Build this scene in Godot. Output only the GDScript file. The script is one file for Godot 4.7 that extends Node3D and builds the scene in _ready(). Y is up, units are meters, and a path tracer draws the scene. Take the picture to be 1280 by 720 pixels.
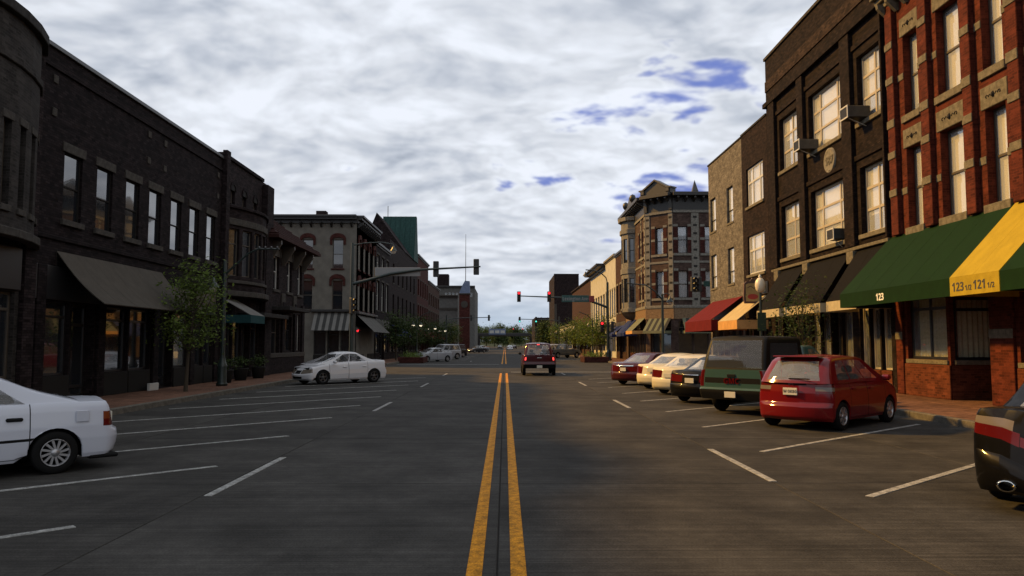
extends Node3D
# A small-town main street under broken altocumulus, low warm sun from the left.
# x runs to the right across the street, -z runs up the street, metres.

const XR := 13.2    # facade line on the right
const XL := -12.8   # facade line on the left
const WALK := 0.15  # height of the pavements
var M := {}
var cache := {}
var taken := {}
var rng := RandomNumberGenerator.new()

# ---------------------------------------------------------------- naming
func numbered(called: String) -> String:
	var n: int = taken.get(called, 0)
	taken[called] = n + 1
	return called if n == 0 else "%s_%03d" % [called, n]

func tag(o: Node3D, label: String, category: String, group := "") -> Node3D:
	o.set_meta("label", label)
	o.set_meta("category", category)
	if group != "": o.set_meta("group", group)
	return o

func thing(called: String, label: String, category: String, at := Vector3.ZERO, turn := 0.0, group := "") -> Node3D:
	var o := Node3D.new()
	o.name = numbered(called)
	add_child(o)
	o.position = at
	o.rotation.y = turn
	tag(o, label, category, group)
	return o

func part(parent: Node, called: String, shape, m, at := Vector3.ZERO) -> MeshInstance3D:
	var o := MeshInstance3D.new()
	if shape is SurfaceTool: o.mesh = shape.commit()
	else: o.mesh = shape
	o.material_override = M[m] if m is String else m
	o.name = called if parent != self else numbered(called)
	parent.add_child(o, true)
	o.position = at
	return o

func struct(called: String, shape, m, at := Vector3.ZERO) -> MeshInstance3D:
	var o := part(self, called, shape, m, at)
	o.set_meta("kind", "structure")
	return o

# ---------------------------------------------------------------- shapes
func mb() -> SurfaceTool:
	var st := SurfaceTool.new()
	st.begin(Mesh.PRIMITIVE_TRIANGLES)
	return st

# corners run counter-clockwise seen from outside
func quad(st: SurfaceTool, a: Vector3, b: Vector3, c: Vector3, d: Vector3) -> void:
	var n := (b - a).cross(c - a)
	if n.length_squared() < 1e-14: n = (c - a).cross(d - a)
	if n.length_squared() < 1e-14: return
	n = n.normalized()
	for p in [a, c, b, a, d, c]:
		st.set_normal(n)
		st.add_vertex(p)

func tri(st: SurfaceTool, a: Vector3, b: Vector3, c: Vector3) -> void:
	var n := (b - a).cross(c - a).normalized()
	for p in [a, c, b]:
		st.set_normal(n)
		st.add_vertex(p)

func bx(st: SurfaceTool, x0: float, x1: float, y0: float, y1: float, z0: float, z1: float) -> void:
	quad(st, Vector3(x0, y0, z1), Vector3(x1, y0, z1), Vector3(x1, y1, z1), Vector3(x0, y1, z1))
	quad(st, Vector3(x1, y0, z0), Vector3(x0, y0, z0), Vector3(x0, y1, z0), Vector3(x1, y1, z0))
	quad(st, Vector3(x0, y0, z0), Vector3(x0, y0, z1), Vector3(x0, y1, z1), Vector3(x0, y1, z0))
	quad(st, Vector3(x1, y0, z1), Vector3(x1, y0, z0), Vector3(x1, y1, z0), Vector3(x1, y1, z1))
	quad(st, Vector3(x0, y1, z1), Vector3(x1, y1, z1), Vector3(x1, y1, z0), Vector3(x0, y1, z0))
	quad(st, Vector3(x0, y0, z0), Vector3(x1, y0, z0), Vector3(x1, y0, z1), Vector3(x0, y0, z1))

# box with its edges chamfered by b
func cb(st: SurfaceTool, x0: float, x1: float, y0: float, y1: float, z0: float, z1: float, b: float) -> void:
	b = minf(b, minf(minf(x1 - x0, y1 - y0), z1 - z0) * 0.45)
	var lo := Vector3(x0, y0, z0)
	var hi := Vector3(x1, y1, z1)
	var ctr := (lo + hi) / 2
	for ax in 3:
		var u := (ax + 1) % 3
		var v := (ax + 2) % 3
		for s in [0, 1]:
			var q := []
			for k in [[0, 0], [1, 0], [1, 1], [0, 1]]:
				var p := Vector3.ZERO
				p[ax] = hi[ax] if s else lo[ax]
				p[u] = hi[u] - b if k[0] else lo[u] + b
				p[v] = hi[v] - b if k[1] else lo[v] + b
				q.append(p)
			if not s: q.reverse()
			quad(st, q[0], q[1], q[2], q[3])
		for su in [0, 1]:
			for sv in [0, 1]:
				var e := []
				for k in [[0, 0], [1, 0], [1, 1], [0, 1]]:
					var p := Vector3.ZERO
					p[ax] = hi[ax] - b if k[0] else lo[ax] + b
					if k[1] == 0:
						p[u] = hi[u] if su else lo[u]
						p[v] = hi[v] - b if sv else lo[v] + b
					else:
						p[u] = hi[u] - b if su else lo[u] + b
						p[v] = hi[v] if sv else lo[v]
					e.append(p)
				var n: Vector3 = (e[1] - e[0]).cross(e[2] - e[0])
				if n.dot((e[0] + e[2]) / 2 - ctr) < 0: e.reverse()
				quad(st, e[0], e[1], e[2], e[3])
	for sx in [0, 1]:
		for sy in [0, 1]:
			for sz in [0, 1]:
				var c := Vector3(hi.x if sx else lo.x, hi.y if sy else lo.y, hi.z if sz else lo.z)
				var dx := Vector3(-b if sx else b, 0, 0)
				var dy := Vector3(0, -b if sy else b, 0)
				var dz := Vector3(0, 0, -b if sz else b)
				var a0 := c + dy + dz
				var a1 := c + dx + dz
				var a2 := c + dx + dy
				if (a1 - a0).cross(a2 - a0).dot(c - ctr) < 0: tri(st, a0, a2, a1)
				else: tri(st, a0, a1, a2)

# lathe about y: profile of (radius, y) from bottom to top, smooth
func lathe(st: SurfaceTool, prof: Array, n := 14, at := Vector3.ZERO, a0 := 0.0, a1 := TAU) -> void:
	var pn := []
	for k in prof.size():
		var t: Vector2 = (prof[mini(k + 1, prof.size() - 1)] - prof[maxi(k - 1, 0)])
		pn.append(Vector2(t.y, -t.x).normalized())
	for i in n:
		var p0 := lerpf(a0, a1, float(i) / n)
		var p1 := lerpf(a0, a1, float(i + 1) / n)
		for k in prof.size() - 1:
			var v := []
			for q in [[p0, k], [p1, k], [p1, k + 1], [p0, k + 1]]:
				var d := Vector3(sin(q[0]), 0, cos(q[0]))
				v.append([at + d * prof[q[1]].x + Vector3(0, prof[q[1]].y, 0), d * pn[q[1]].x + Vector3(0, pn[q[1]].y, 0)])
			for w in [0, 2, 1, 0, 3, 2]:
				st.set_normal(v[w][1])
				st.add_vertex(v[w][0])

# a tube through points; r a number or one radius per point
func tube(st: SurfaceTool, pts: Array, r, n := 8) -> void:
	var rings := []
	var up := Vector3(0.31, 0.9, 0.17).normalized()
	for k in pts.size():
		var t: Vector3 = (pts[mini(k + 1, pts.size() - 1)] - pts[maxi(k - 1, 0)]).normalized()
		var x := up.cross(t)
		if x.length() < 0.05: x = Vector3(1, 0, 0).cross(t)
		x = x.normalized()
		var y := t.cross(x)
		up = y
		var rr: float = r[k] if r is Array else r
		var ring := []
		for i in n:
			var a := TAU * i / n
			var d := x * cos(a) + y * sin(a)
			ring.append([pts[k] + d * rr, d])
		rings.append(ring)
	for k in pts.size() - 1:
		for i in n:
			var j := (i + 1) % n
			for q in [rings[k][i], rings[k + 1][j], rings[k][j], rings[k][i], rings[k + 1][i], rings[k + 1][j]]:
				st.set_normal(q[1])
				st.add_vertex(q[0])
	for e in [0, pts.size() - 1]:
		var c: Vector3 = pts[e]
		for i in n:
			var j := (i + 1) % n
			if e == 0: tri(st, c, rings[e][j][0], rings[e][i][0])
			else: tri(st, c, rings[e][i][0], rings[e][j][0])

# polygon (x, y), counter-clockwise, extruded from z0 to z1
func prism(st: SurfaceTool, poly: Array, z0: float, z1: float, xf := Transform3D.IDENTITY) -> void:
	var pv := PackedVector2Array()
	for p in poly: pv.append(p)
	if Geometry2D.is_polygon_clockwise(pv): pv.reverse()
	var ix := Geometry2D.triangulate_polygon(pv)
	for k in range(0, ix.size(), 3):
		var a := pv[ix[k]]
		var b := pv[ix[k + 1]]
		var c := pv[ix[k + 2]]
		if (b - a).cross(c - a) < 0:
			var s := b
			b = c
			c = s
		tri(st, xf * Vector3(a.x, a.y, z1), xf * Vector3(b.x, b.y, z1), xf * Vector3(c.x, c.y, z1))
		tri(st, xf * Vector3(a.x, a.y, z0), xf * Vector3(c.x, c.y, z0), xf * Vector3(b.x, b.y, z0))
	for k in pv.size():
		var a := pv[k]
		var b := pv[(k + 1) % pv.size()]
		quad(st, xf * Vector3(a.x, a.y, z1), xf * Vector3(a.x, a.y, z0), xf * Vector3(b.x, b.y, z0), xf * Vector3(b.x, b.y, z1))

func text_mesh(s: String, size: float, depth := 0.01, font := "Droid Sans", bold := true) -> TextMesh:
	var t := TextMesh.new()
	var f := SystemFont.new()
	f.font_names = PackedStringArray([font])
	f.font_weight = 700 if bold else 400
	t.font = f
	t.text = s
	t.font_size = 32
	t.pixel_size = size / 32.0
	t.depth = depth
	return t

# ---------------------------------------------------------------- materials and textures (linear base colours)
func lin(r: float, g: float, b: float, a := 1.0) -> Color:
	var c := Color(r, g, b).linear_to_srgb()
	c.a = a
	return c

func mat(key: String, r: float, g: float, b: float, rough := 0.8, o := {}) -> StandardMaterial3D:
	var m := StandardMaterial3D.new()
	m.resource_name = key
	m.albedo_color = lin(r, g, b, o.get("a", 1.0))
	m.roughness = rough
	m.metallic = o.get("metal", 0.0)
	m.metallic_specular = o.get("spec", 0.2 if rough >= 0.68 else 0.5)
	if o.has("a"): m.transparency = BaseMaterial3D.TRANSPARENCY_ALPHA
	if o.has("tex"):
		m.albedo_texture = o.tex
		m.uv1_triplanar = true
		m.uv1_world_triplanar = o.get("world", true)
		var s: float = 1.0 / o.get("size", 2.0)
		m.uv1_scale = Vector3(s, s, s)
		m.uv1_offset = o.get("off", Vector3.ZERO)
		if o.has("bump"):
			m.heightmap_enabled = true
			m.heightmap_texture = o.tex
			m.heightmap_scale = o.bump
	if o.has("coat"):
		m.clearcoat_enabled = true
		m.clearcoat = o.coat
		m.clearcoat_roughness = 0.08
	if o.has("glow"):
		m.emission_enabled = true
		m.emission = lin(o.glow[0], o.glow[1], o.glow[2])
		m.emission_energy_multiplier = o.get("power", 1.0)
	if o.has("back"):
		m.backlight_enabled = true
		m.backlight = lin(o.back[0], o.back[1], o.back[2])
	M[key] = m
	return m

func noise(freq: float, octaves := 4, seed_ := 1, kind := FastNoiseLite.TYPE_SIMPLEX_SMOOTH) -> FastNoiseLite:
	var f := FastNoiseLite.new()
	f.noise_type = kind
	f.frequency = freq
	f.fractal_octaves = octaves
	f.fractal_type = FastNoiseLite.FRACTAL_FBM
	f.seed = seed_
	return f

func grey(n: int, freq: float, oct: int, seed_: int) -> PackedByteArray:
	var im := noise(freq, oct, seed_).get_seamless_image(n, n)
	im.convert(Image.FORMAT_L8)
	return im.get_data()

func tex_of(d: PackedByteArray, n: int) -> ImageTexture:
	var im := Image.create_from_data(n, n, false, Image.FORMAT_L8, d)
	im.convert(Image.FORMAT_RGB8)
	im.generate_mipmaps()
	return ImageTexture.create_from_image(im)

# running bond: 12 bricks by 36 courses over 2.6 m; lightness only, tinted per building
func brick_texture(seed_: int, mortar: float, spread: float) -> ImageTexture:
	var n := 768
	rng.seed = seed_
	var tone := []
	for k in 12 * 36: tone.append(0.8 + rng.randf_range(-spread, spread) * (1.0 if rng.randf() < 0.85 else 1.8))
	var fine := grey(n, 0.09, 3, seed_ + 3)
	var wide := grey(n, 0.006, 4, seed_ + 9)
	var out := PackedByteArray()
	out.resize(n * n)
	for y in n:
		var fy := y * 36.0 / n
		var row := int(fy)
		var my := fy - row
		var shift := 0.5 if row % 2 else 0.0
		for x in n:
			var fx := x * 12.0 / n + shift
			var col := int(fx) % 12
			var mx := fx - int(fx)
			var v: float
			if my < 0.14 or mx < 0.045: v = mortar
			else: v = tone[row * 12 + col]
			v *= 0.82 + 0.28 * fine[y * n + x] / 255.0
			v *= 0.84 + 0.28 * wide[y * n + x] / 255.0
			out[y * n + x] = int(clampf(v, 0, 1) * 255)
	return tex_of(out, n)

func mottled(n: int, f1: float, f2: float, lo: float, hi: float, seed_: int) -> ImageTexture:
	var a := grey(n, f1, 4, seed_)
	var b := grey(n, f2, 4, seed_ + 5)
	for k in a.size():
		a[k] = int(clampf(lerpf(lo, hi, (a[k] * 0.5 + b[k] * 0.5) / 255.0), 0, 1) * 255)
	return tex_of(a, n)

# concrete with broom lines across the street, specks and blotches
func road_texture() -> ImageTexture:
	var n := 1024
	var fine := grey(n, 0.22, 2, 11)
	var wide := grey(n, 0.004, 5, 12)
	var mid := grey(n, 0.03, 4, 13)
	rng.seed = 5
	var rows := PackedFloat32Array()
	var drift := 0.0
	for y in n:
		drift = drift * 0.7 + rng.randf_range(-1, 1)
		rows.append(clampf(drift * 0.05 - (0.2 if rng.randf() < 0.04 else 0.0), -0.3, 0.14))
	for y in n:
		for x in n:
			var k := y * n + x
			var v := 0.72 + (fine[k] / 255.0 - 0.5) * 0.22 + (wide[k] / 255.0 - 0.5) * 0.24 + (mid[k] / 255.0 - 0.5) * 0.12 + rows[y] * (0.5 + mid[k] / 255.0)
			fine[k] = int(clampf(v, 0.05, 1) * 255)
	return tex_of(fine, n)

func make_materials() -> void:
	var b1 := brick_texture(21, 0.95, 0.13)
	var b2 := brick_texture(22, 0.45, 0.2)
	var st := mottled(256, 0.02, 0.12, 0.55, 1.0, 31)
	var cl := mottled(256, 0.015, 0.2, 0.75, 1.0, 37)
	var rd := road_texture()
	M["road_tex"] = rd
	# walls
	mat("brick_red", 0.115, 0.028, 0.017, 0.85, {"tex": b1, "size": 2.6, "bump": 0.5})
	mat("brick_base", 0.14, 0.043, 0.022, 0.85, {"tex": b1, "size": 2.6, "bump": 0.5})
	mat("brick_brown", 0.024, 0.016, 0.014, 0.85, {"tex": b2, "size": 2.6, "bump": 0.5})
	mat("brick_brown_light", 0.055, 0.036, 0.028, 0.85, {"tex": b2, "size": 2.6, "bump": 0.5})
	mat("brick_umber", 0.03, 0.019, 0.016, 0.85, {"tex": b2, "size": 2.6, "bump": 0.5, "off": Vector3(0.3, 0.2, 0.7)})
	mat("brick_tan", 0.185, 0.17, 0.15, 0.85, {"tex": b1, "size": 2.6, "bump": 0.4})
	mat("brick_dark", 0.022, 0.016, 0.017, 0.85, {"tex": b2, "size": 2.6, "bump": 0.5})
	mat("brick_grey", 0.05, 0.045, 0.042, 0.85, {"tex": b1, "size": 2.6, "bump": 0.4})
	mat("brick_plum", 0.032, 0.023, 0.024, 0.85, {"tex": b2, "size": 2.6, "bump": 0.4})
	mat("brick_rose", 0.1, 0.068, 0.058, 0.85, {"tex": b1, "size": 2.6, "bump": 0.4})
	mat("brick_maroon", 0.075, 0.026, 0.022, 0.85, {"tex": b1, "size": 2.6, "bump": 0.4})
	mat("brick_russet", 0.075, 0.042, 0.033, 0.85, {"tex": b1, "size": 2.6, "bump": 0.4})
	mat("render_beige", 0.15, 0.14, 0.122, 0.9, {"tex": cl, "size": 3.0})
	mat("render_white", 0.5, 0.5, 0.47, 0.9, {"tex": cl, "size": 3.0})
	mat("render_blue", 0.16, 0.2, 0.3, 0.9, {"tex": cl, "size": 3.0})
	mat("render_grey", 0.12, 0.12, 0.115, 0.9, {"tex": cl, "size": 3.0})
	mat("stone", 0.21, 0.19, 0.145, 0.85, {"tex": st, "size": 1.1, "bump": 0.3})
	mat("stone_pale", 0.29, 0.275, 0.24, 0.85, {"tex": st, "size": 1.1, "bump": 0.3})
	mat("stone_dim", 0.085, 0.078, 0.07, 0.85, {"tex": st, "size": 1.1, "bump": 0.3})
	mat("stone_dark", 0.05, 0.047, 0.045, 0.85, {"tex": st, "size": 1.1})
	mat("stone_buff", 0.3, 0.2, 0.12, 0.85, {"tex": st, "size": 1.1})
	mat("tin_dark", 0.018, 0.017, 0.017, 0.5, {"tex": st, "size": 1.3})
	mat("tin_grey", 0.05, 0.047, 0.042, 0.5, {"tex": st, "size": 1.3})
	mat("copper_roof", 0.035, 0.085, 0.078, 0.7, {"tex": st, "size": 2.0})
	mat("clay_tile", 0.06, 0.028, 0.025, 0.8, {"tex": st, "size": 0.9})
	mat("roof_felt", 0.05, 0.05, 0.05, 0.95, {"tex": st, "size": 2.0})
	# joinery and glass
	mat("frame_dark", 0.014, 0.013, 0.012, 0.7)
	mat("frame_brown", 0.05, 0.04, 0.03, 0.5)
	mat("frame_tan", 0.32, 0.28, 0.21, 0.55)
	mat("frame_white", 0.42, 0.42, 0.4, 0.5)
	mat("frame_black", 0.012, 0.012, 0.013, 0.35)
	mat("glass", 0.75, 0.8, 0.85, 0.02, {"a": 0.05, "metal": 0.2})
	mat("glass_dark", 0.012, 0.014, 0.017, 0.02, {"spec": 0.7, "coat": 1.0})
	mat("glass_plain", 0.7, 0.75, 0.75, 0.02, {"a": 0.05, "metal": 0.03})
	mat("blind", 0.48, 0.45, 0.36, 0.9)
	mat("drape", 0.6, 0.54, 0.3, 0.9, {"tex": cl, "size": 0.5})
	mat("drape_dim", 0.16, 0.15, 0.13, 0.9, {"tex": cl, "size": 0.5})
	mat("room", 0.035, 0.032, 0.03, 0.9)
	# cloth
	mat("cloth_green", 0.006, 0.026, 0.007, 0.85, {"tex": cl, "size": 1.7})
	mat("cloth_yellow", 0.4, 0.3, 0.03, 0.85, {"tex": cl, "size": 1.7})
	mat("cloth_black", 0.008, 0.0075, 0.0075, 0.9, {"tex": cl, "size": 1.7})
	mat("cloth_red", 0.13, 0.012, 0.013, 0.85, {"tex": cl, "size": 1.7})
	mat("cloth_cream", 0.5, 0.4, 0.22, 0.85, {"tex": cl, "size": 1.7})
	mat("cloth_orange", 0.6, 0.33, 0.12, 0.85, {"tex": cl, "size": 1.7})
	mat("cloth_sand", 0.085, 0.075, 0.063, 0.9, {"tex": cl, "size": 1.7})
	mat("cloth_white", 0.17, 0.165, 0.155, 0.9, {"tex": cl, "size": 1.7})
	mat("cloth_grey", 0.05, 0.05, 0.048, 0.9, {"tex": cl, "size": 1.7})
	mat("cloth_blue", 0.025, 0.04, 0.14, 0.85, {"tex": cl, "size": 1.7})
	mat("cloth_sage", 0.17, 0.18, 0.12, 0.85, {"tex": cl, "size": 1.7})
	mat("cloth_teal", 0.02, 0.06, 0.065, 0.85, {"tex": cl, "size": 1.7})
	mat("sign_cream", 0.45, 0.39, 0.25, 0.6, {"tex": cl, "size": 0.9})
	mat("sign_gold", 0.55, 0.36, 0.12, 0.6, {"tex": cl, "size": 0.6})
	mat("sign_brown", 0.1, 0.05, 0.03, 0.6)
	mat("sign_red", 0.4, 0.05, 0.03, 0.6)
	mat("ink", 0.03, 0.03, 0.03, 0.6)
	mat("ink_white", 0.75, 0.75, 0.7, 0.6)
	mat("ink_grey", 0.2, 0.2, 0.2, 0.6)
	# ground
	for k in 5:
		var g: float = [0.072, 0.078, 0.068, 0.082, 0.075][k]
		mat("slab_%d" % k, g, g * 0.95, g * 0.87, 0.85, {"tex": rd, "size": 6.3, "bump": 0.35, "off": Vector3(0.13 * k, 0, 0.29 * k)})
	mat("earth", 0.06, 0.055, 0.05, 0.95, {"tex": st, "size": 5.0})
	mat("kerb", 0.17, 0.155, 0.13, 0.85, {"tex": st, "size": 1.2})
	for k in 3:
		var g: float = [1.0, 0.86, 1.12][k]
		mat("paver_%d" % k, 0.2 * g, 0.105 * g, 0.07 * g, 0.85, {"tex": b1, "size": 1.9, "off": Vector3(0.37 * k, 0, 0.11 * k)})
	mat("joint", 0.035, 0.032, 0.03, 0.95)
	var worn := mottled(512, 0.03, 0.15, 0.35, 1.15, 41)
	mat("paint_white", 0.42, 0.42, 0.40, 0.7, {"tex": worn, "size": 2.3})
	mat("paint_yellow", 0.75, 0.31, 0.012, 0.7, {"tex": worn, "size": 1.9})
	# street furniture
	mat("pole_green", 0.012, 0.022, 0.02, 0.4)
	mat("pole_grey", 0.06, 0.06, 0.06, 0.45, {"metal": 0.4})
	mat("signal_black", 0.01, 0.01, 0.01, 0.5)
	mat("signal_red", 0.5, 0.02, 0.02, 0.3, {"glow": [1.0, 0.02, 0.03], "power": 1.4})
	mat("signal_green", 0.02, 0.4, 0.3, 0.3, {"glow": [0.1, 0.9, 0.75], "power": 1.2})
	mat("signal_off", 0.03, 0.025, 0.02, 0.3)
	mat("lamp_globe", 0.62, 0.55, 0.42, 0.35)
	mat("lamp_bell", 0.5, 0.48, 0.42, 0.3)
	mat("lamp_lit", 0.8, 0.75, 0.6, 0.3, {"glow": [1.0, 0.85, 0.6], "power": 1.0})
	mat("parking_plate", 0.03, 0.045, 0.03, 0.7)
	mat("street_sign", 0.012, 0.06, 0.055, 0.6)
	mat("street_sign_red", 0.2, 0.02, 0.02, 0.5)
	# plants
	mat("bark", 0.05, 0.04, 0.03, 0.9)
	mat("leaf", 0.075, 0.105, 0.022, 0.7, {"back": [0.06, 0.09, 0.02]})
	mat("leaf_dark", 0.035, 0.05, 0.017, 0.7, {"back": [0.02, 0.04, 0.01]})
	mat("leaf_far", 0.05, 0.075, 0.03, 0.8, {"back": [0.02, 0.03, 0.01]})
	mat("hedge", 0.018, 0.028, 0.013, 0.8)

# ---------------------------------------------------------------- sky
func sky_image(w: int) -> Image:
	var h := w / 2
	var big := noise(0.9, 3, 14)
	var rows := noise(3.6, 4, 8)
	var fine := noise(10.5, 4, 15)
	var hole := noise(2.6, 4, 42)
	var where := noise(0.55, 2, 14)
	var data := PackedByteArray()
	data.resize(w * h * 3)
	var S := Vector3(-0.80, 0.46, -0.36).normalized()
	for y in h:
		var el := (0.5 - (y + 0.5) / h) * PI
		var sy := sin(el)
		var cy := cos(el)
		var o := y * w * 3
		if el < -0.03:
			for x in w:
				data[o] = 92
				data[o + 1] = 96
				data[o + 2] = 100
				o += 3
			continue
		var k := 1.0 / (maxf(sy, 0.0) + 0.2)
		var low := smoothstep(0.0, 0.10, sy)   # the air near the skyline
		var fw := clampf(1.45 - 0.2 * k, 0.3, 1.0)
		for x in w:
			var az := ((x + 0.5) / w - 0.5) * TAU
			var dx := sin(az) * cy
			var dz := -cos(az) * cy
			var px := dx * k + 3.7
			var pz := dz * k
			var a := big.get_noise_2d(px, pz * 1.2)
			var wx := px + a * 0.12
			var wz := pz + big.get_noise_2d(px + 31.0, pz) * 0.1
			var b := rows.get_noise_2d(wx * 0.75 + 9.0, wz)
			var c := fine.get_noise_2d(wx * 0.8, wz) * fw
			var gap := hole.get_noise_2d(wx * 0.8 + 2.4, wz) + c * 0.5 + where.get_noise_2d(px, pz) * 0.9
			var cover := 1.0 - 0.9 * smoothstep(0.57, 1.08, gap)
			var lit := 0.75 - a * 0.16 - b * 0.26 - c * 0.16
			lit += 0.16 * smoothstep(0.3, 0.6, gap) * fw   # thin rims let more light through
			lit = clampf(lit, 0.33, 0.93)
			var near := maxf(0.0, dx * S.x + sy * S.y + dz * S.z)
			lit += 0.42 * pow(near, 3.0)
			var cool := clampf((0.75 - lit) * 0.55, 0.0, 0.2)
			var r := lit * (0.935 - cool * 0.6)
			var g := lit * (0.985 - cool * 0.28)
			var bl := lit * (1.075 + cool * 0.3)
			var sr := 0.12
			var sg := 0.19
			var sb := 0.58
			r = lerpf(sr, r, cover)
			g = lerpf(sg, g, cover)
			bl = lerpf(sb, bl, cover)
			r = lerpf(0.47, r, low)
			g = lerpf(0.57, g, low)
			bl = lerpf(0.70, bl, low)
			var q := Color(clampf(r, 0, 1), clampf(g, 0, 1), clampf(bl, 0, 1)).linear_to_srgb()
			data[o] = q.r8
			data[o + 1] = q.g8
			data[o + 2] = q.b8
			o += 3
	return Image.create_from_data(w, h, false, Image.FORMAT_RGB8, data)

func make_view() -> void:
	var cam := Camera3D.new()
	cam.name = "camera"
	cam.position = Vector3(0, 1.8, 0)
	cam.fov = 41.11
	cam.near = 0.05
	cam.far = 4000
	cam.rotation = Vector3(atan(70.0 / 960.0), -atan(9.0 / 960.0), 0)
	add_child(cam)
	cam.current = true
	var env := Environment.new()
	env.background_mode = Environment.BG_SKY
	env.tonemap_mode = Environment.TONE_MAPPER_LINEAR
	env.tonemap_exposure = 1.333
	env.sdfgi_enabled = true
	env.ssao_enabled = true
	env.ssil_enabled = true
	var sm := PanoramaSkyMaterial.new()
	sm.panorama = ImageTexture.create_from_image(sky_image(4096))
	sm.energy_multiplier = 0.75
	var sky := Sky.new()
	sky.sky_material = sm
	env.sky = sky
	var we := WorldEnvironment.new()
	we.name = "world"
	we.environment = env
	add_child(we)
	var sun := DirectionalLight3D.new()
	sun.name = "sun"
	sun.light_energy = 1.6
	sun.light_color = lin(1.0, 0.54, 0.11)
	sun.light_angular_distance = 3.0
	sun.shadow_enabled = true
	sun.basis = Basis.looking_at(-Vector3(-0.76, 0.56, -0.32).normalized(), Vector3.UP)
	add_child(sun)

# ---------------------------------------------------------------- building kit
# A face is a flat wall: u runs along it, y up, z out of it. Distances d are metres up the street.
const SIDEWAYS := Transform3D(Vector3(0, 0, 1), Vector3(0, 1, 0), Vector3(-1, 0, 0), Vector3.ZERO)  # section (z, y) drawn along -u

func bld(called: String, label: String, side: String, dn: float, df: float, H: float, depth: float, m: String) -> Dictionary:
	var at := Vector3(XR, 0, -df) if side == "R" else Vector3(XL, 0, -dn)
	var o := thing(called, label, "building", at, -PI / 2 if side == "R" else PI / 2)
	return {"node": o, "side": side, "dn": dn, "df": df, "W": df - dn, "H": H, "depth": depth, "mat": m, "holes": [], "xf": Transform3D.IDENTITY, "y0": 0.0}

# a building whose main face looks down the street at the camera
func bld_front(called: String, label: String, x0: float, x1: float, d: float, H: float, depth: float, m: String) -> Dictionary:
	var o := thing(called, label, "building", Vector3(x0, 0, -d))
	return {"node": o, "side": "F", "x0": x0, "W": x1 - x0, "H": H, "depth": depth, "mat": m, "holes": [], "xf": Transform3D.IDENTITY, "y0": 0.0}

# another flat wall of the same building, from plan point p to q (u, z)
func side_face(f: Dictionary, p: Vector2, q: Vector2, H: float, y0 := 0.0, m := "") -> Dictionary:
	var x := Vector3(q.x - p.x, 0, q.y - p.y)
	var w := x.length()
	x /= w
	var xf := Transform3D(x, Vector3.UP, Vector3(-x.z, 0, x.x), Vector3(p.x, 0, p.y))
	return {"node": f.node, "side": "U", "W": w, "H": H, "depth": 0.0, "mat": m if m != "" else f.mat, "holes": [], "xf": xf, "y0": y0}

func U(f: Dictionary, d: float) -> float:
	match f.side:
		"R": return f.df - d
		"L": return d - f.dn
		"F": return d - f.x0
	return d

func on(f: Dictionary, called: String, shape, m, at := Vector3.ZERO) -> MeshInstance3D:
	var o := part(f.node, called, shape, m)
	o.transform = f.xf * Transform3D(Basis.IDENTITY, at)
	return o

# a bevelled block on a face, d0..d1 along the street
func blk(f: Dictionary, called: String, d0: float, d1: float, y0: float, y1: float, z0: float, z1: float, m: String, bev := 0.012) -> MeshInstance3D:
	var a := U(f, d0)
	var b := U(f, d1)
	var w := absf(a - b)
	var key := "blk%.3f,%.3f,%.3f,%.3f" % [w, y1 - y0, z1 - z0, bev]
	if not cache.has(key):
		var st := mb()
		cb(st, -w / 2, w / 2, 0, y1 - y0, 0, z1 - z0, bev)
		cache[key] = st.commit()
	return on(f, called, cache[key], m, Vector3((a + b) / 2, y0, z0))

func wavy(w: float, h: float, amp: float, step: float) -> ArrayMesh:
	var key := "wavy%.2f,%.2f,%.3f,%.3f" % [w, h, amp, step]
	if cache.has(key): return cache[key]
	var st := mb()
	var n := int(ceil(w / step * 8))
	for k in n:
		var v := []
		for i in [k, k + 1]:
			var u: float = -w / 2 + w * i / n
			var ph: float = u / step * TAU + sin(u * 3.1) * 1.3
			v.append([Vector3(u, 0, sin(ph) * amp), Vector3(-cos(ph) * amp / step * TAU, 0, 1).normalized()])
		for q in [[0, 0], [1, 1], [1, 0], [0, 0], [0, 1], [1, 1]]:
			st.set_normal(v[q[0]][1])
			st.add_vertex(v[q[0]][0] + Vector3(0, h * q[1], 0))
	cache[key] = st.commit()
	return cache[key]

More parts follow.
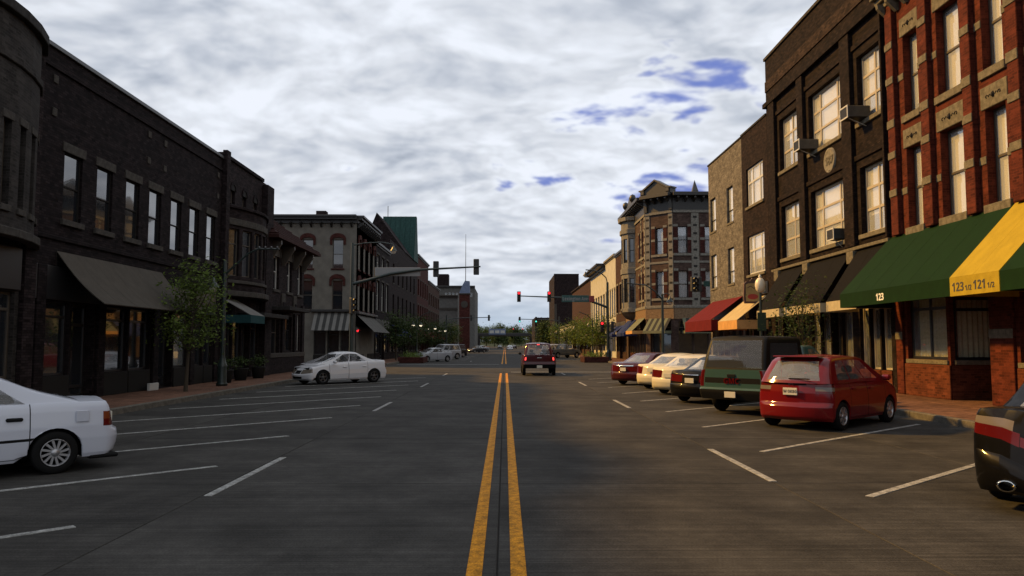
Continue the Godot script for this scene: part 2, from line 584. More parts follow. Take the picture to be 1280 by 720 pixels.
# window in a hole of its own: frame, one pane per light, and what the options ask for
# o: cols, rows (cuts as fractions), frame, recess, sill [mat, h, out, side], lintel [mat, h, out, side], blind (drop 0..1), drape (mat), glass, arch, called, fw
func win(f: Dictionary, d0: float, d1: float, y0: float, y1: float, o := {}) -> MeshInstance3D:
	var a := U(f, d0)
	var b := U(f, d1)
	var u0 := minf(a, b)
	var w := absf(a - b)
	var h := y1 - y0
	f.holes.append([u0, u0 + w, y0, y1])
	var fw: float = o.get("fw", 0.055)
	var fd: float = o.get("fd", 0.07)
	var cols: Array = o.get("cols", [])
	var rows: Array = o.get("rows", [0.5])
	var key := "win%.3f,%.3f,%s,%s,%.3f" % [w, h, cols, rows, fw]
	var xs := [fw]
	for c in cols: xs.append(w * c)
	xs.append(w - fw)
	var ys := [fw]
	for r in rows: ys.append(h * r)
	ys.append(h - fw)
	if not cache.has(key):
		var st := mb()
		cb(st, 0, w, 0, fw, -fd, 0, 0.006)
		cb(st, 0, w, h - fw, h, -fd, 0, 0.006)
		cb(st, 0, fw, fw, h - fw, -fd, 0, 0.006)
		cb(st, w - fw, w, fw, h - fw, -fd, 0, 0.006)
		for c in cols: cb(st, w * c - fw / 2, w * c + fw / 2, fw, h - fw, -fd, -0.004, 0.006)
		for r in rows:
			for i in xs.size() - 1:
				cb(st, xs[i] + (fw / 2 if i > 0 else 0.0), xs[i + 1] - (fw / 2 if i < xs.size() - 2 else 0.0), h * r - fw / 2, h * r + fw / 2, -fd, -0.008, 0.006)
		cache[key] = st.commit()
	var rec: float = o.get("recess", 0.2)
	var wn := on(f, o.get("called", "window"), cache[key], o.get("frame", "frame_dark"), Vector3(u0, y0, -rec))
	for i in xs.size() - 1:
		for j in ys.size() - 1:
			var x0: float = xs[i] + (fw / 2 if i > 0 else 0.0)
			var x1: float = xs[i + 1] - (fw / 2 if i < xs.size() - 2 else 0.0)
			var v0: float = ys[j] + (fw / 2 if j > 0 else 0.0)
			var v1: float = ys[j + 1] - (fw / 2 if j < ys.size() - 2 else 0.0)
			var pk := "pane%.3f,%.3f" % [x1 - x0, v1 - v0]
			if not cache.has(pk):
				var st := mb()
				bx(st, 0, x1 - x0, 0, v1 - v0, -0.006, 0)
				cache[pk] = st.commit()
			# upper sash slightly in front of the lower one
			part(wn, "pane", cache[pk], o.get("glass", "glass" if o.has("blind") or o.has("drape") else "glass_dark"), Vector3(x0, v0, -0.03 - (0.012 if j % 2 == 0 else 0.0)))
	if o.has("blind"):
		var drop: float = o.blind * h
		var st := mb()
		bx(st, 0.03, w - 0.03, h - drop, h - 0.02, -0.13, -0.122)
		part(wn, "blind", st, o.get("blind_mat", "blind"))
	if o.has("drape"):
		part(wn, "drape", wavy(w - 0.1, h - 0.08, 0.035, 0.17), o.drape, Vector3(w / 2, 0.04, -0.24))
	for k in ["sill", "lintel"]:
		if o.has(k):
			var s: Array = o[k]
			var yy := -s[1] as float if k == "sill" else h
			var st := mb()
			cb(st, -s[3], w + s[3], yy + 0.002, yy + s[1] - 0.002, rec - 0.02, rec + s[2], 0.012)
			part(wn, k, st, s[0])
	return wn

# the wall itself: front with its holes and their reveals, and if it has a depth the rest of the block
func finish(f: Dictionary, called := "wall", reveal := 0.32) -> MeshInstance3D:
	var xs := [0.0, f.W]
	var ys := [f.y0, f.H]
	for q in f.holes:
		xs.append_array([clampf(q[0], 0, f.W), clampf(q[1], 0, f.W)])
		ys.append_array([clampf(q[2], f.y0, f.H), clampf(q[3], f.y0, f.H)])
	xs.sort()
	ys.sort()
	var st := mb()
	for i in xs.size() - 1:
		if xs[i + 1] - xs[i] < 1e-4: continue
		var run := -1.0
		var top := 0.0
		for j in ys.size() - 1:
			if ys[j + 1] - ys[j] < 1e-4: continue
			var cx: float = (xs[i] + xs[i + 1]) / 2
			var cy: float = (ys[j] + ys[j + 1]) / 2
			var open := false
			for q in f.holes:
				if cx > q[0] and cx < q[1] and cy > q[2] and cy < q[3]: open = true
			if open:
				if run >= 0: quad(st, Vector3(xs[i], run, 0), Vector3(xs[i + 1], run, 0), Vector3(xs[i + 1], top, 0), Vector3(xs[i], top, 0))
				run = -1.0
			else:
				if run < 0: run = ys[j]
				top = ys[j + 1]
		if run >= 0: quad(st, Vector3(xs[i], run, 0), Vector3(xs[i + 1], run, 0), Vector3(xs[i + 1], top, 0), Vector3(xs[i], top, 0))
	for q in f.holes:
		var r: float = q[4] if q.size() > 4 else reveal
		var p := [Vector3(q[0], q[2], 0), Vector3(q[1], q[2], 0), Vector3(q[1], q[3], 0), Vector3(q[0], q[3], 0)]
		for k in 4:
			var a: Vector3 = p[k]
			var b: Vector3 = p[(k + 1) % 4]
			quad(st, b, a, a + Vector3(0, 0, -r), b + Vector3(0, 0, -r))
	if f.depth > 0:
		var D: float = -f.depth
		var W: float = f.W
		var H: float = f.H
		var y: float = f.y0
		quad(st, Vector3(0, y, D), Vector3(0, y, 0), Vector3(0, H, 0), Vector3(0, H, D))
		quad(st, Vector3(W, y, 0), Vector3(W, y, D), Vector3(W, H, D), Vector3(W, H, 0))
		quad(st, Vector3(W, y, D), Vector3(0, y, D), Vector3(0, H, D), Vector3(W, H, D))
		quad(st, Vector3(0, H, 0), Vector3(W, H, 0), Vector3(W, H, D), Vector3(0, H, D))
	return on(f, called, st, f.mat)

# cloth awning: slope from the wall to its front edge, valance hanging from it, closed ends
# o: sag, stripes (second material), stripe width, open (no end cloth), valance_mat
func awning(f: Dictionary, d0: float, d1: float, ytop: float, ybot: float, out: float, val: float, m: String, o := {}) -> MeshInstance3D:
	var a := minf(U(f, d0), U(f, d1))
	var b := maxf(U(f, d0), U(f, d1))
	var sag: float = o.get("sag", 0.0)
	var front := []
	var back := []
	for k in 9:
		var t := k / 8.0
		var y := lerpf(ytop, ybot + val, t) - sag * sin(t * PI)
		front.append(Vector2(lerpf(0.02, out, t), y))
		back.push_front(Vector2(lerpf(0.02, out - 0.012, t), y - 0.025))
	var st := mb()
	var mids := []
	if o.has("stripes"):
		var n := int(round((b - a) / o.get("stripe", 0.3)))
		for k in n:
			if k % 2 == 0: prism(st, front + back, -(a + (b - a) * (k + 1) / n), -(a + (b - a) * k / n), SIDEWAYS)
			else: mids.append([a + (b - a) * k / n, a + (b - a) * (k + 1) / n])
	else:
		prism(st, front + back, -b, -a, SIDEWAYS)
	var aw := on(f, o.get("called", "awning"), st, m)
	if not o.has("stripes") and b - a > 1.9:   # sewn seams down the slope
		var n := int((b - a) / 0.95)
		var up := []
		for p in front: up.append(p + Vector2(0.001, 0.0025))
		var dn := back.duplicate()
		for k in range(1, n):
			var u := a + (b - a) * k / n
			var s := mb()
			prism(s, up + dn, -u - 0.008, -u + 0.008, SIDEWAYS)
			part(aw, "seam", s, m)
	for q in mids:
		var s := mb()
		prism(s, front + back, -q[1], -q[0], SIDEWAYS)
		part(aw, "stripe", s, o.stripes)
	if not o.get("open", false):
		for e in [a, b]:
			var s := mb()
			var poly := [Vector2(0.02, ybot + val)] + [Vector2(out - 0.02, ybot + val - 0.005)]
			var rb := front.duplicate()
			rb.reverse()
			for p in rb: poly.append(p + Vector2(-0.014, -0.03))
			prism(s, poly, -e - 0.006 + (0.008 if e == b else -0.008), -e + 0.006 + (0.008 if e == b else -0.008), SIDEWAYS)
			part(aw, "end_panel", s, m)
	if val > 0.02:
		var s := mb()
		bx(s, a, b, ybot, ybot + val - 0.004, out - 0.012, out)
		for e in [a, b]: bx(s, e - 0.006, e + 0.006, ybot, ybot + val - 0.004, 0.03, out - 0.013)
		part(aw, "valance", s, o.get("valance_mat", m))
	return aw

# stepped cornice along the top of a face
func cornice(f: Dictionary, y: float, steps: Array, m: String, brackets := 0.0, called := "cornice") -> void:
	var yy := y
	var W: float = f.W
	var o: MeshInstance3D = null
	for s in steps:   # [height, out]
		var st := mb()
		cb(st, -0.03, W + 0.03, yy, yy + s[0], -0.3, s[1], 0.02)
		if o == null: o = on(f, called, st, m)
		else: part(o, "moulding", st, m)
		yy += s[0] + 0.002
	if brackets > 0:
		var n := int(W / brackets)
		var st := mb()
		prism(st, [Vector2(0, 0), Vector2(0.08, -0.02), Vector2(steps[-1][1] * 0.8, 0.3), Vector2(steps[-1][1] * 0.85, 0.45), Vector2(0, 0.45)], -0.07, 0.07, SIDEWAYS)
		var me := st.commit()
		for k in n:
			part(o, "bracket", me, m, Vector3((k + 0.5) * W / n, y - 0.32, 0.0))

# a row of panes from pavement to head: bulkhead, shop windows and doors between
func shopfront(f: Dictionary, d0: float, d1: float, top: float, n: int, door: int, frame := "frame_black", bulk := "", drape := "") -> void:
	var s := absf(d1 - d0) / n
	var lo := minf(d0, d1)
	for k in n:
		var a := lo + k * s + 0.05
		var b := lo + (k + 1) * s - 0.05
		if k == door:
			var w := win(f, a, b, WALK + 0.03, top, {"called": "door", "frame": frame, "rows": [0.12, 0.78], "glass": "glass_dark", "fw": 0.1, "recess": 0.28})
			var st := mb()
			cb(st, 0.12, 0.16, 0.9, 1.25, 0.01, 0.06, 0.01)
			part(w, "handle", st, "pole_grey")
		else:
			var o := {"called": "shop_window", "frame": frame, "rows": [0.8], "glass": "glass_plain" if drape != "" else "glass_dark", "fw": 0.07, "recess": 0.12}
			if drape != "": o["drape"] = drape
			win(f, a, b, WALK + 0.75, top, o)
			if bulk != "": blk(f, "bulkhead", a - 0.02, b + 0.02, WALK, WALK + 0.74, 0.0, 0.04, bulk)

# ---------------------------------------------------------------- ground
const CROSS0 := 52.5   # near kerb of the cross street
const CROSS1 := 65.5

func make_ground() -> void:
	var st := mb()
	bx(st, -900, 900, -0.6, -0.12, -2600, 300)
	struct("ground", st, "earth")
	# low wooded rise that closes the street
	st = mb()
	for k in 40:
		var xa := -400.0 + k * 20.0
		var ha := 7.0 + 3.0 * sin(k * 0.9) + 2.0 * sin(k * 2.3)
		var hb := 7.0 + 3.0 * sin((k + 1) * 0.9) + 2.0 * sin((k + 1) * 2.3)
		quad(st, Vector3(xa, -0.2, -560), Vector3(xa + 20, -0.2, -560), Vector3(xa + 20, hb, -640), Vector3(xa, ha, -640))
		quad(st, Vector3(xa, ha, -640), Vector3(xa + 20, hb, -640), Vector3(xa + 20, -0.2, -760), Vector3(xa, -0.2, -760))
	struct("hill", st, "hedge")
	# road bed, then the concrete slabs laid in it
	st = mb()
	bx(st, -9.98, 9.98, -0.119, -0.02, -555, 40)
	struct("road_bed", st, "joint")
	var road := Node3D.new()
	road.name = "road"
	add_child(road)
	road.set_meta("kind", "structure")
	var xs := [-9.95, -6.9, -3.6, -0.06, 3.5, 6.9, 9.95]
	rng.seed = 77
	var rows := []
	var d := -4.0
	while d < 52.0:
		rows.append(d)
		d += 4.7
	for r in rows.size():
		var a: float = rows[r]
		var b: float = minf(a + 4.7, CROSS0) if r < rows.size() - 1 else CROSS0
		for c in 6:
			var key := "slab%d,%.3f" % [c, b - a]
			if not cache.has(key):
				var s := mb()
				cb(s, xs[c] + 0.006, xs[c + 1] - 0.006, -0.1, 0, -(b - a) + 0.006, -0.006, 0.006)
				cache[key] = s.commit()
			part(road, "slab", cache[key], "slab_%d" % rng.randi_range(0, 4), Vector3(0, rng.randf_range(-0.002, 0.002), -a))
	st = mb()
	bx(st, -9.96, 9.96, -0.1, 0, -CROSS1, -CROSS0 - 0.006)
	bx(st, -9.96, 9.96, -0.1, 0, -555, -CROSS1 - 0.006)
	var far := part(road, "far_roadway", st, "slab_0")
	st = mb()
	for s in [-1, 1]: bx(st, minf(s * 9.97, s * 140), maxf(s * 9.97, s * 140), -0.1, -0.002, -CROSS1, -CROSS0)
	struct("cross_street", st, "slab_2")
	for s in [-1, 1]:
		for seg in [[-40.0, CROSS0, true], [CROSS1, 555.0, false]]:
			pavement(s, seg[0], seg[1])
	markings()

func pavement(s: int, d0: float, d1: float) -> void:
	var walk := Node3D.new()
	walk.name = numbered("pavement")
	add_child(walk)
	walk.set_meta("kind", "structure")
	var st := mb()
	var x0 := 10.13
	bx(st, minf(s * x0, s * 60), maxf(s * x0, s * 60), -0.118, WALK - 0.02, -d1, -d0)
	part(walk, "bed", st, "joint")
	# paving slabs where they can be told apart, one sheet beyond
	var near := maxf(d0, 8.0)
	var far := minf(d1, 50.4)
	var cols := [10.14, 11.16, 12.18, 13.6] if s > 0 else [10.14, 11.16, 12.18, 13.3]
	rng.seed = 90 + s
	if d0 < 0:
		var n := int((far - near) / 1.2)
		for r in n:
			for c in 3:
				var key := "paver%d,%d" % [s, c]
				if not cache.has(key):
					var q := mb()
					var xa: float = minf(s * cols[c], s * cols[c + 1]) + 0.006
					var xb: float = maxf(s * cols[c], s * cols[c + 1]) - 0.006
					cb(q, xa, xb, WALK - 0.08, WALK, -1.194, -0.006, 0.006)
					cache[key] = q.commit()
				part(walk, "paving_slab", cache[key], "paver_%d" % rng.randi_range(0, 2), Vector3(0, rng.randf_range(-0.002, 0.002), -near - r * 1.2))
		st = mb()
		bx(st, minf(s * 10.14, s * 13.5), maxf(s * 10.14, s * 13.5), WALK - 0.08, WALK - 0.001, -d1, -near - n * 1.2 - 0.004)
		bx(st, minf(s * 10.14, s * 13.5), maxf(s * 10.14, s * 13.5), WALK - 0.08, WALK - 0.001, -near + 0.004, 40)
		if s > 0: bx(st, 13.62, 16.5, WALK - 0.08, WALK - 0.001, -24, -16)
		part(walk, "far_paving", st, "paver_0")
	else:
		st = mb()
		bx(st, minf(s * 10.14, s * 13.5), maxf(s * 10.14, s * 13.5), WALK - 0.08, WALK - 0.001, -d1, -d0)
		part(walk, "far_paving", st, "paver_0")
	# kerb stones
	var ln := 3.0
	var a := maxf(d0, 4.0)
	var lim := minf(d1, 110.0)
	while a < lim - 0.1:
		var b := minf(a + ln, lim)
		var key := "kerb%d,%.2f" % [s, b - a]
		if not cache.has(key):
			var q := mb()
			cb(q, minf(s * 9.97, s * 10.135), maxf(s * 9.97, s * 10.135), -0.118, WALK + 0.004, -(b - a) + 0.004, -0.004, 0.02)
			cache[key] = q.commit()
		part(walk, "kerb_stone", cache[key], "kerb", Vector3(0, 0, -a))
		a = b
	if d1 > 200:
		st = mb()
		bx(st, minf(s * 9.97, s * 10.135), maxf(s * 9.97, s * 10.135), -0.118, WALK + 0.004, -d1, -lim)
		part(walk, "far_kerb", st, "kerb")

func stripe(st: SurfaceTool, x0: float, d0: float, x1: float, d1: float, w: float) -> void:
	var a := Vector2(x0, d0)
	var b := Vector2(x1, d1)
	var n := (b - a).orthogonal().normalized() * w / 2
	var q := [a + n, a - n, b - n, b + n]
	prism(st, q, -0.004, 0.004, Transform3D(Vector3(1, 0, 0), Vector3(0, 0, -1), Vector3(0, 1, 0), Vector3.ZERO))

func mark(called: String, label: String, m: String, x0: float, d0: float, x1: float, d1: float, w: float, group: String) -> void:
	var st := mb()
	stripe(st, x0, d0, x1, d1, w)
	var o := part(self, called, st, m, Vector3(0, 0.003, 0))
	o.set_meta("kind", "structure")
	o.set_meta("label", label)
	o.set_meta("group", group)

func markings() -> void:
	for x in [-0.24, 0.11]:
		mark("centre_line", "yellow centre line painted along the street before the crossing", "paint_yellow", x, -3, x, 47.5, 0.125, "double yellow centre line")
		mark("centre_line", "yellow centre line painted along the street beyond the crossing", "paint_yellow", x, 70, x, 330, 0.125, "double yellow centre line")
	for s in [-1, 1]:
		for k in 8:
			var a := (9.3 if s < 0 else 10.2) + (k - 1) * 11.6
			if a + 3.2 > 49 and a < 68: continue
			mark("lane_dash", "white lane dash on the left half of the road" if s < 0 else "white lane dash on the right half of the road", "paint_white", s * 3.52, a, s * 3.52, a + 3.1, 0.1, "lane dashes")
	for k in range(-1, 9):
		var d := 9.19 + 3.8 * k
		mark("stall_line", "slanting white parking line by the right kerb", "paint_white", 4.31, d, 9.3, d + 4.35, 0.1, "right parking lines")
	for k in range(-2, 9):
		var d := 11.53 + 3.75 * k
		mark("stall_line", "slanting white parking line by the left kerb", "paint_white", -4.25, d, -9.3, d - 4.95, 0.1, "left parking lines")
	for s in [-1, 1]:
		for k in 10:
			var d := 82.0 + 3.8 * k
			mark("stall_line", "slanting white parking line beyond the crossing", "paint_white", s * 4.3, d, s * 9.3, d + 4.5 * s, 0.1, "far parking lines")
	mark("stop_line", "white stop line across the right lanes at the crossing", "paint_white", 0.4, 49.5, 9.5, 49.5, 0.4, "stop lines")
	mark("stop_line", "white stop line across the left lanes beyond the crossing", "paint_white", -9.5, 68.3, -0.5, 68.3, 0.4, "stop lines")

# ---------------------------------------------------------------- right-hand row
func carving() -> ArrayMesh:
	if cache.has("carving"): return cache["carving"]
	var st := mb()
	for s in [-1, 1]:
		var pts := []
		for k in 12:
			var t := k / 11.0
			var a := t * 4.4
			var r := 0.09 * (1 - t * 0.75)
			pts.append(Vector3(s * (0.34 - cos(a) * r), -0.01 + sin(a) * r * 0.9, 0.004))
		tube(st, pts, 0.016, 5)
		tube(st, [Vector3(s * 0.25, -0.02, 0.004), Vector3(s * 0.17, 0.05, 0.004), Vector3(s * 0.1, -0.02, 0.004)], 0.014, 5)
	lathe(st, [Vector2(0.01, -0.1), Vector2(0.055, -0.05), Vector2(0.065, 0.0), Vector2(0.055, 0.05), Vector2(0.01, 0.1)], 8)
	cache["carving"] = st.commit()
	return cache["carving"]

func right_row() -> void:
	red_corner_shop()
	brown_block()
	right_middle()
	turret_block()
	right_far()

func red_corner_shop() -> void:
	var f := bld("red_brick_building", "red brick building with stone bands and a green and yellow awning", "R", 3.0, 25.85, 14.3, 16, "brick_red")
	var cols := [[23.87, 24.73], [21.62, 22.78], [19.72, 20.6], [17.5, 18.7], [15.4, 16.3], [13.2, 14.4], [11, 12]]
	var bl := [[1.0, 1.0, 0.97, 1.0, 0.9, 0.9, 0.9], [0.86, 0.93, 1.0, 0.4, 0.8, 0.8, 0.8]]
	for r in 2:
		var y0: float = [5.58, 9.3][r]
		var y1: float = [8.22, 11.98][r]
		for k in cols.size():
			var c: Array = cols[k]
			var w := win(f, c[0], c[1], y0, y1, {"rows": [0.5], "recess": 0.24, "frame": "frame_brown", "fw": 0.075, "blind": bl[r][k], "sill": ["stone", 0.24, 0.08, 0.12], "lintel": ["stone", 0.62, 0.035, 0.13]})
			var wd: float = c[1] - c[0]
			var cv := part(w, "carving", carving(), "stone_dark", Vector3(wd / 2, y1 - y0 + 0.31, 0.24 + 0.037))
			if wd < 1.0: cv.scale = Vector3(0.8, 0.9, 1)
	for p in [[25.1, 25.55], [23.05, 23.5], [20.9, 21.32], [18.92, 19.36], [16.6, 17.05], [14.6, 15.0], [12.3, 12.8]]:
		blk(f, "pilaster", p[0], p[1], 5.42, 13.3, 0.0, 0.17, "brick_red", 0.015)
		for y in [6.72, 8.0, 9.05, 10.55, 11.75]:
			blk(f, "stone_band", p[0] - 0.01, p[1] + 0.01, y, y + (0.24 if y != 9.05 else 0.28), 0.165, 0.2, "stone", 0.01)
	# stone bands on the wall between windows and pilasters
	var edges := [25.85, 25.55, 25.1, 24.73, 23.87, 23.5, 23.05, 22.78, 21.62, 21.32, 20.9, 20.6, 19.72, 19.36, 18.92, 18.7, 17.5, 17.05, 16.6]
	for k in range(0, edges.size() - 1):
		if k % 4 == 1 or k % 4 == 3: continue
		for y in [6.72, 10.55]:
			blk(f, "stone_band", edges[k + 1] + 0.004, edges[k] - 0.004, y, y + 0.22, 0.0, 0.025, "stone", 0.008)
	cornice(f, 13.3, [[0.2, 0.22], [0.16, 0.34], [0.3, 0.5]], "stone", 0.6)
	# ground floor: brick piers, shop window over a brick bulkhead, recessed entrance
	f.holes.append([U(f, 22.7), U(f, 20.75), WALK, 3.3, 0.012])
	var o := {"called": "shop_window", "frame": "frame_black", "glass": "glass_plain", "cols": [0.5], "rows": [0.8], "fw": 0.09, "recess": 0.14, "drape": "drape", "sill": ["stone", 0.14, 0.06, 0.05]}
	win(f, 22.85, 25.1, 1.32, 3.3, o)
	win(f, 13.5, 16.4, 1.32, 3.3, o)
	win(f, 16.9, 19.6, 1.32, 3.3, o)
	blk(f, "bulkhead", 22.7, 25.25, WALK, 1.17, 0.0, 0.05, "brick_base")
	blk(f, "bulkhead", 13.3, 19.7, WALK, 1.17, 0.0, 0.05, "brick_base")
	blk(f, "pier", 19.75, 20.72, WALK, 3.6, 0.0, 0.08, "brick_red")
	blk(f, "pier_stone", 19.74, 20.73, 1.95, 2.2, 0.075, 0.1, "stone")
	blk(f, "pier", 25.27, 25.7, WALK, 3.6, 0.0, 0.08, "brick_red")
	blk(f, "pier_stone", 25.26, 25.71, 1.95, 2.2, 0.075, 0.1, "stone")
	finish(f)
	# walls of the entrance recess
	var uf := U(f, 22.7)
	var un := U(f, 20.75)
	var s := side_face(f, Vector2(uf, -2.2), Vector2(uf, -0.02), 3.4, WALK, "brick_base")
	s.xf = Transform3D(Vector3(0, 0, -1), Vector3.UP, Vector3(1, 0, 0), Vector3(uf, 0, -0.02))
	win(s, 0.12, 2.05, 1.32, 3.2, {"called": "shop_window", "frame": "frame_black", "glass": "glass_plain", "cols": [0.62], "rows": [0.8], "fw": 0.09, "recess": 0.06, "drape": "drape", "sill": ["stone", 0.14, 0.06, 0.03]})
	finish(s, "recess_wall", 0.1)
	var bk := side_face(f, Vector2(uf, -2.2), Vector2(un, -2.2), 3.4, WALK, "frame_brown")
	win(bk, 0.5, 1.5, 0.18, 2.5, {"called": "door", "frame": "frame_black", "rows": [0.15], "fw": 0.12, "recess": 0.05, "glass": "glass_plain"})
	finish(bk, "recess_wall", 0.1)
	var st := mb()
	quad(st, Vector3(un, WALK, -0.02), Vector3(un, WALK, -2.2), Vector3(un, 3.4, -2.2), Vector3(un, 3.4, -0.02))
	quad(st, Vector3(uf, 3.3, -2.2), Vector3(un, 3.3, -2.2), Vector3(un, 3.3, -0.33), Vector3(uf, 3.3, -0.33))
	on(f, "recess_lining", st, "brick_base")
	blk(f, "fascia", 4, 25.6, 3.35, 5.38, 0.0, 0.06, "frame_brown")
	var a1 := awning(f, 19.52, 25.98, 5.42, 3.02, 1.8, 0.46, "cloth_green")
	var a2 := awning(f, 17.53, 19.5, 5.43, 3.01, 1.81, 0.48, "cloth_yellow")
	awning(f, 9.0, 17.51, 5.42, 3.02, 1.8, 0.46, "cloth_green")
	for q in [["123", 23.2, "ink_white", 0.3, 3.1, a1], ["123", 19.15, "ink", 0.31, 3.1, a2], ["1/2", 18.72, "ink", 0.18, 3.11, a2], ["121", 18.27, "ink", 0.31, 3.1, a2], ["1/2", 17.84, "ink", 0.18, 3.11, a2]]:
		var t := part(q[5], "lettering", text_mesh(q[0], q[3], 0.006), q[2])
		t.position = Vector3(U(f, q[1]), q[4] + q[3] * 0.42, 1.80 + (0.004 if q[5] == a1 else 0.014))

func ac_unit(d: float, y: float, out: float, label: String) -> void:
	var t := thing("window_air_conditioner", label, "air conditioner", Vector3(XR, y, -d), -PI / 2, "window air conditioners on the brown building")
	var st := mb()
	cb(st, -0.32, 0.32, 0.02, 0.45, -0.1, out - 0.03, 0.02)
	part(t, "casing", st, "tin_grey")
	st = mb()
	bx(st, -0.33, 0.33, 0.0, 0.05, out - 0.025, out)
	bx(st, -0.33, 0.33, 0.42, 0.47, out - 0.025, out)
	bx(st, -0.33, -0.28, 0.05, 0.42, out - 0.025, out)
	bx(st, 0.28, 0.33, 0.05, 0.42, out - 0.025, out)
	part(t, "front_frame", st, "frame_white")
	for k in 6:
		st = mb()
		bx(st, -0.28, 0.28, 0.07 + k * 0.058, 0.085 + k * 0.058, out - 0.02, out - 0.008)
		part(t, "grille_bar", st, "pole_grey")
	st = mb()
	tube(st, [Vector3(0.2, 0.0, out - 0.1), Vector3(0.2, -0.28, 0.01)], 0.018, 5)
	part(t, "bracket", st, "frame_tan")

func brown_block() -> void:
	var f := bld("brown_brick_building", "tall dark brown brick building with grouped windows and three black awnings", "R", 25.87, 37.95, 16.15, 16, "brick_brown")
	var cols := [[26.05, 28.05, [0.5]], [29.42, 32.65, [0.24, 0.76]], [33.85, 36.2, [0.5]]]
	for r in 2:
		var y0: float = [5.82, 10.0][r]
		var y1: float = [8.32, 12.52][r]
		for k in 3:
			var c: Array = cols[k]
			var w := win(f, c[0], c[1], y0, y1, {"cols": c[2], "rows": [0.36, 0.68], "fw": 0.1, "frame": "frame_tan", "recess": 0.2, "blind": [[0.72, 1.0, 0.3], [0.68, 0.9, 0.42]][r][k], "sill": ["stone", 0.17, 0.09, 0.1]})
	for p in [[25.9, 26.02], [28.35, 29.15], [32.95, 33.6], [36.5, 37.3]]:
		blk(f, "pilaster", p[0], p[1], 5.45, 13.6, 0.0, 0.16, "brick_brown", 0.012)
	for y in [8.62, 12.85]:
		for c in [[26.03, 28.34], [29.16, 32.94], [33.61, 36.49]]:
			blk(f, "soldier_course", c[0], c[1], y, y + 0.2, 0.0, 0.07, "brick_brown")
	blk(f, "corbel_band", 25.88, 37.94, 13.62, 13.85, 0.0, 0.2, "brick_brown")
	blk(f, "light_band", 25.88, 37.94, 14.45, 15.0, 0.0, 0.05, "brick_brown_light")
	blk(f, "coping", 25.8, 38.0, 16.1, 16.25, -0.3, 0.08, "stone_dim")
	blk(f, "drip_course", 25.9, 37.4, 5.3, 5.42, 0.0, 0.14, "stone")
	for d in [28.7, 33.05, 36.6]: blk(f, "capital", d - 0.28, d + 0.28, 4.82, 5.28, 0.0, 0.2, "stone")
	# date stone
	var st := mb()
	lathe(st, [Vector2(0.0, 0.05), Vector2(0.42, 0.05), Vector2(0.44, 0.075), Vector2(0.5, 0.075), Vector2(0.52, 0.0)].map(func(p): return Vector2(p.x, -p.y)), 28)
	var med := on(f, "date_medallion", st, "stone_pale")
	med.transform = med.transform * Transform3D(Basis(Vector3.RIGHT, -PI / 2), Vector3(U(f, 30.55), 9.22, 0.0))
	var tx := part(med, "lettering", text_mesh("187", 0.46, 0.03), "stone")
	tx.transform = Transform3D(Basis(Vector3.RIGHT, PI / 2), Vector3(0, -0.06, 0.0))
	for s in [[26.0, 28.42], [28.98, 32.75], [33.35, 36.3]]:
		awning(f, s[0], s[1], 5.28, 3.0, 1.25, 0.36, "cloth_black", {"valance_mat": "sign_cream"})
	shopfront(f, 26.1, 28.5, 3.6, 3, -1, "frame_tan", "brick_base", "drape")
	shopfront(f, 29.0, 33.0, 3.6, 4, 1, "frame_brown", "brick_base", "drape")
	shopfront(f, 33.4, 37.4, 3.6, 4, 2, "frame_brown", "brick_base")
	finish(f)
	ac_unit(27.6, 10.02, 0.75, "boxy window air conditioner jutting from the pair of windows nearest the red building")
	ac_unit(32.2, 10.02, 0.75, "boxy window air conditioner jutting above the round date stone")
	ac_unit(29.9, 5.86, 0.4, "small window air conditioner in the lower triple window")

func right_middle() -> void:
	var f := bld("narrow_brick_building", "narrow umber brick building with white casement windows and a cream awning", "R", 37.97, 42.1, 13.35, 16, "brick_umber")
	for r in 2:
		var y0: float = [5.5, 9.2][r]
		win(f, 38.65, 41.35, y0, y0 + 2.1, {"cols": [0.3, 0.72], "rows": [0.62], "fw": 0.11, "frame": "frame_white", "recess": 0.1, "sill": ["stone", 0.15, 0.08, 0.1], "blind": [0.8, 1.0][r]})
	blk(f, "coping", 38.0, 42.1, 13.33, 13.45, -0.3, 0.05, "stone_dark")
	blk(f, "sign_band", 38.2, 41.9, 4.35, 4.95, 0.0, 0.06, "frame_black")
	for q in [[38.5, 39.2], [40.0, 40.9], [41.2, 41.8]]: blk(f, "sign_panel", q[0], q[1], 4.45, 4.85, 0.05, 0.09, "sign_cream")
	awning(f, 38.3, 41.7, 4.25, 2.55, 1.6, 0.46, "cloth_cream", {"valance_mat": "cloth_orange", "open": true})
	shopfront(f, 38.2, 41.9, 3.2, 3, 1, "frame_brown", "brick_base")
	finish(f)
	var g := bld("tan_brick_building", "tan brick building with four narrow windows and a red awning", "R", 42.12, 49.1, 13.3, 18, "brick_tan")
	for r in 2:
		var y0: float = [5.3, 8.9][r]
		for c in [[43.85, 45.1], [47.5, 48.75]]:
			win(g, c[0], c[1], y0, y0 + 2.12, {"rows": [0.35], "frame": "frame_dark", "recess": 0.1, "blind": 1.0 if c[0] > 45 else 0.75, "sill": ["stone", 0.12, 0.05, 0.05]})
	blk(g, "coping", 42.1, 49.15, 13.28, 13.38, -0.3, 0.05, "stone_dark")
	blk(g, "fascia", 42.3, 48.9, 3.3, 4.35, 0.0, 0.05, "frame_brown")
	awning(g, 42.35, 48.5, 4.45, 2.55, 1.8, 0.6, "cloth_red")
	shopfront(g, 42.4, 48.8, 3.2, 5, 2, "frame_black", "brick_base")
	finish(g)

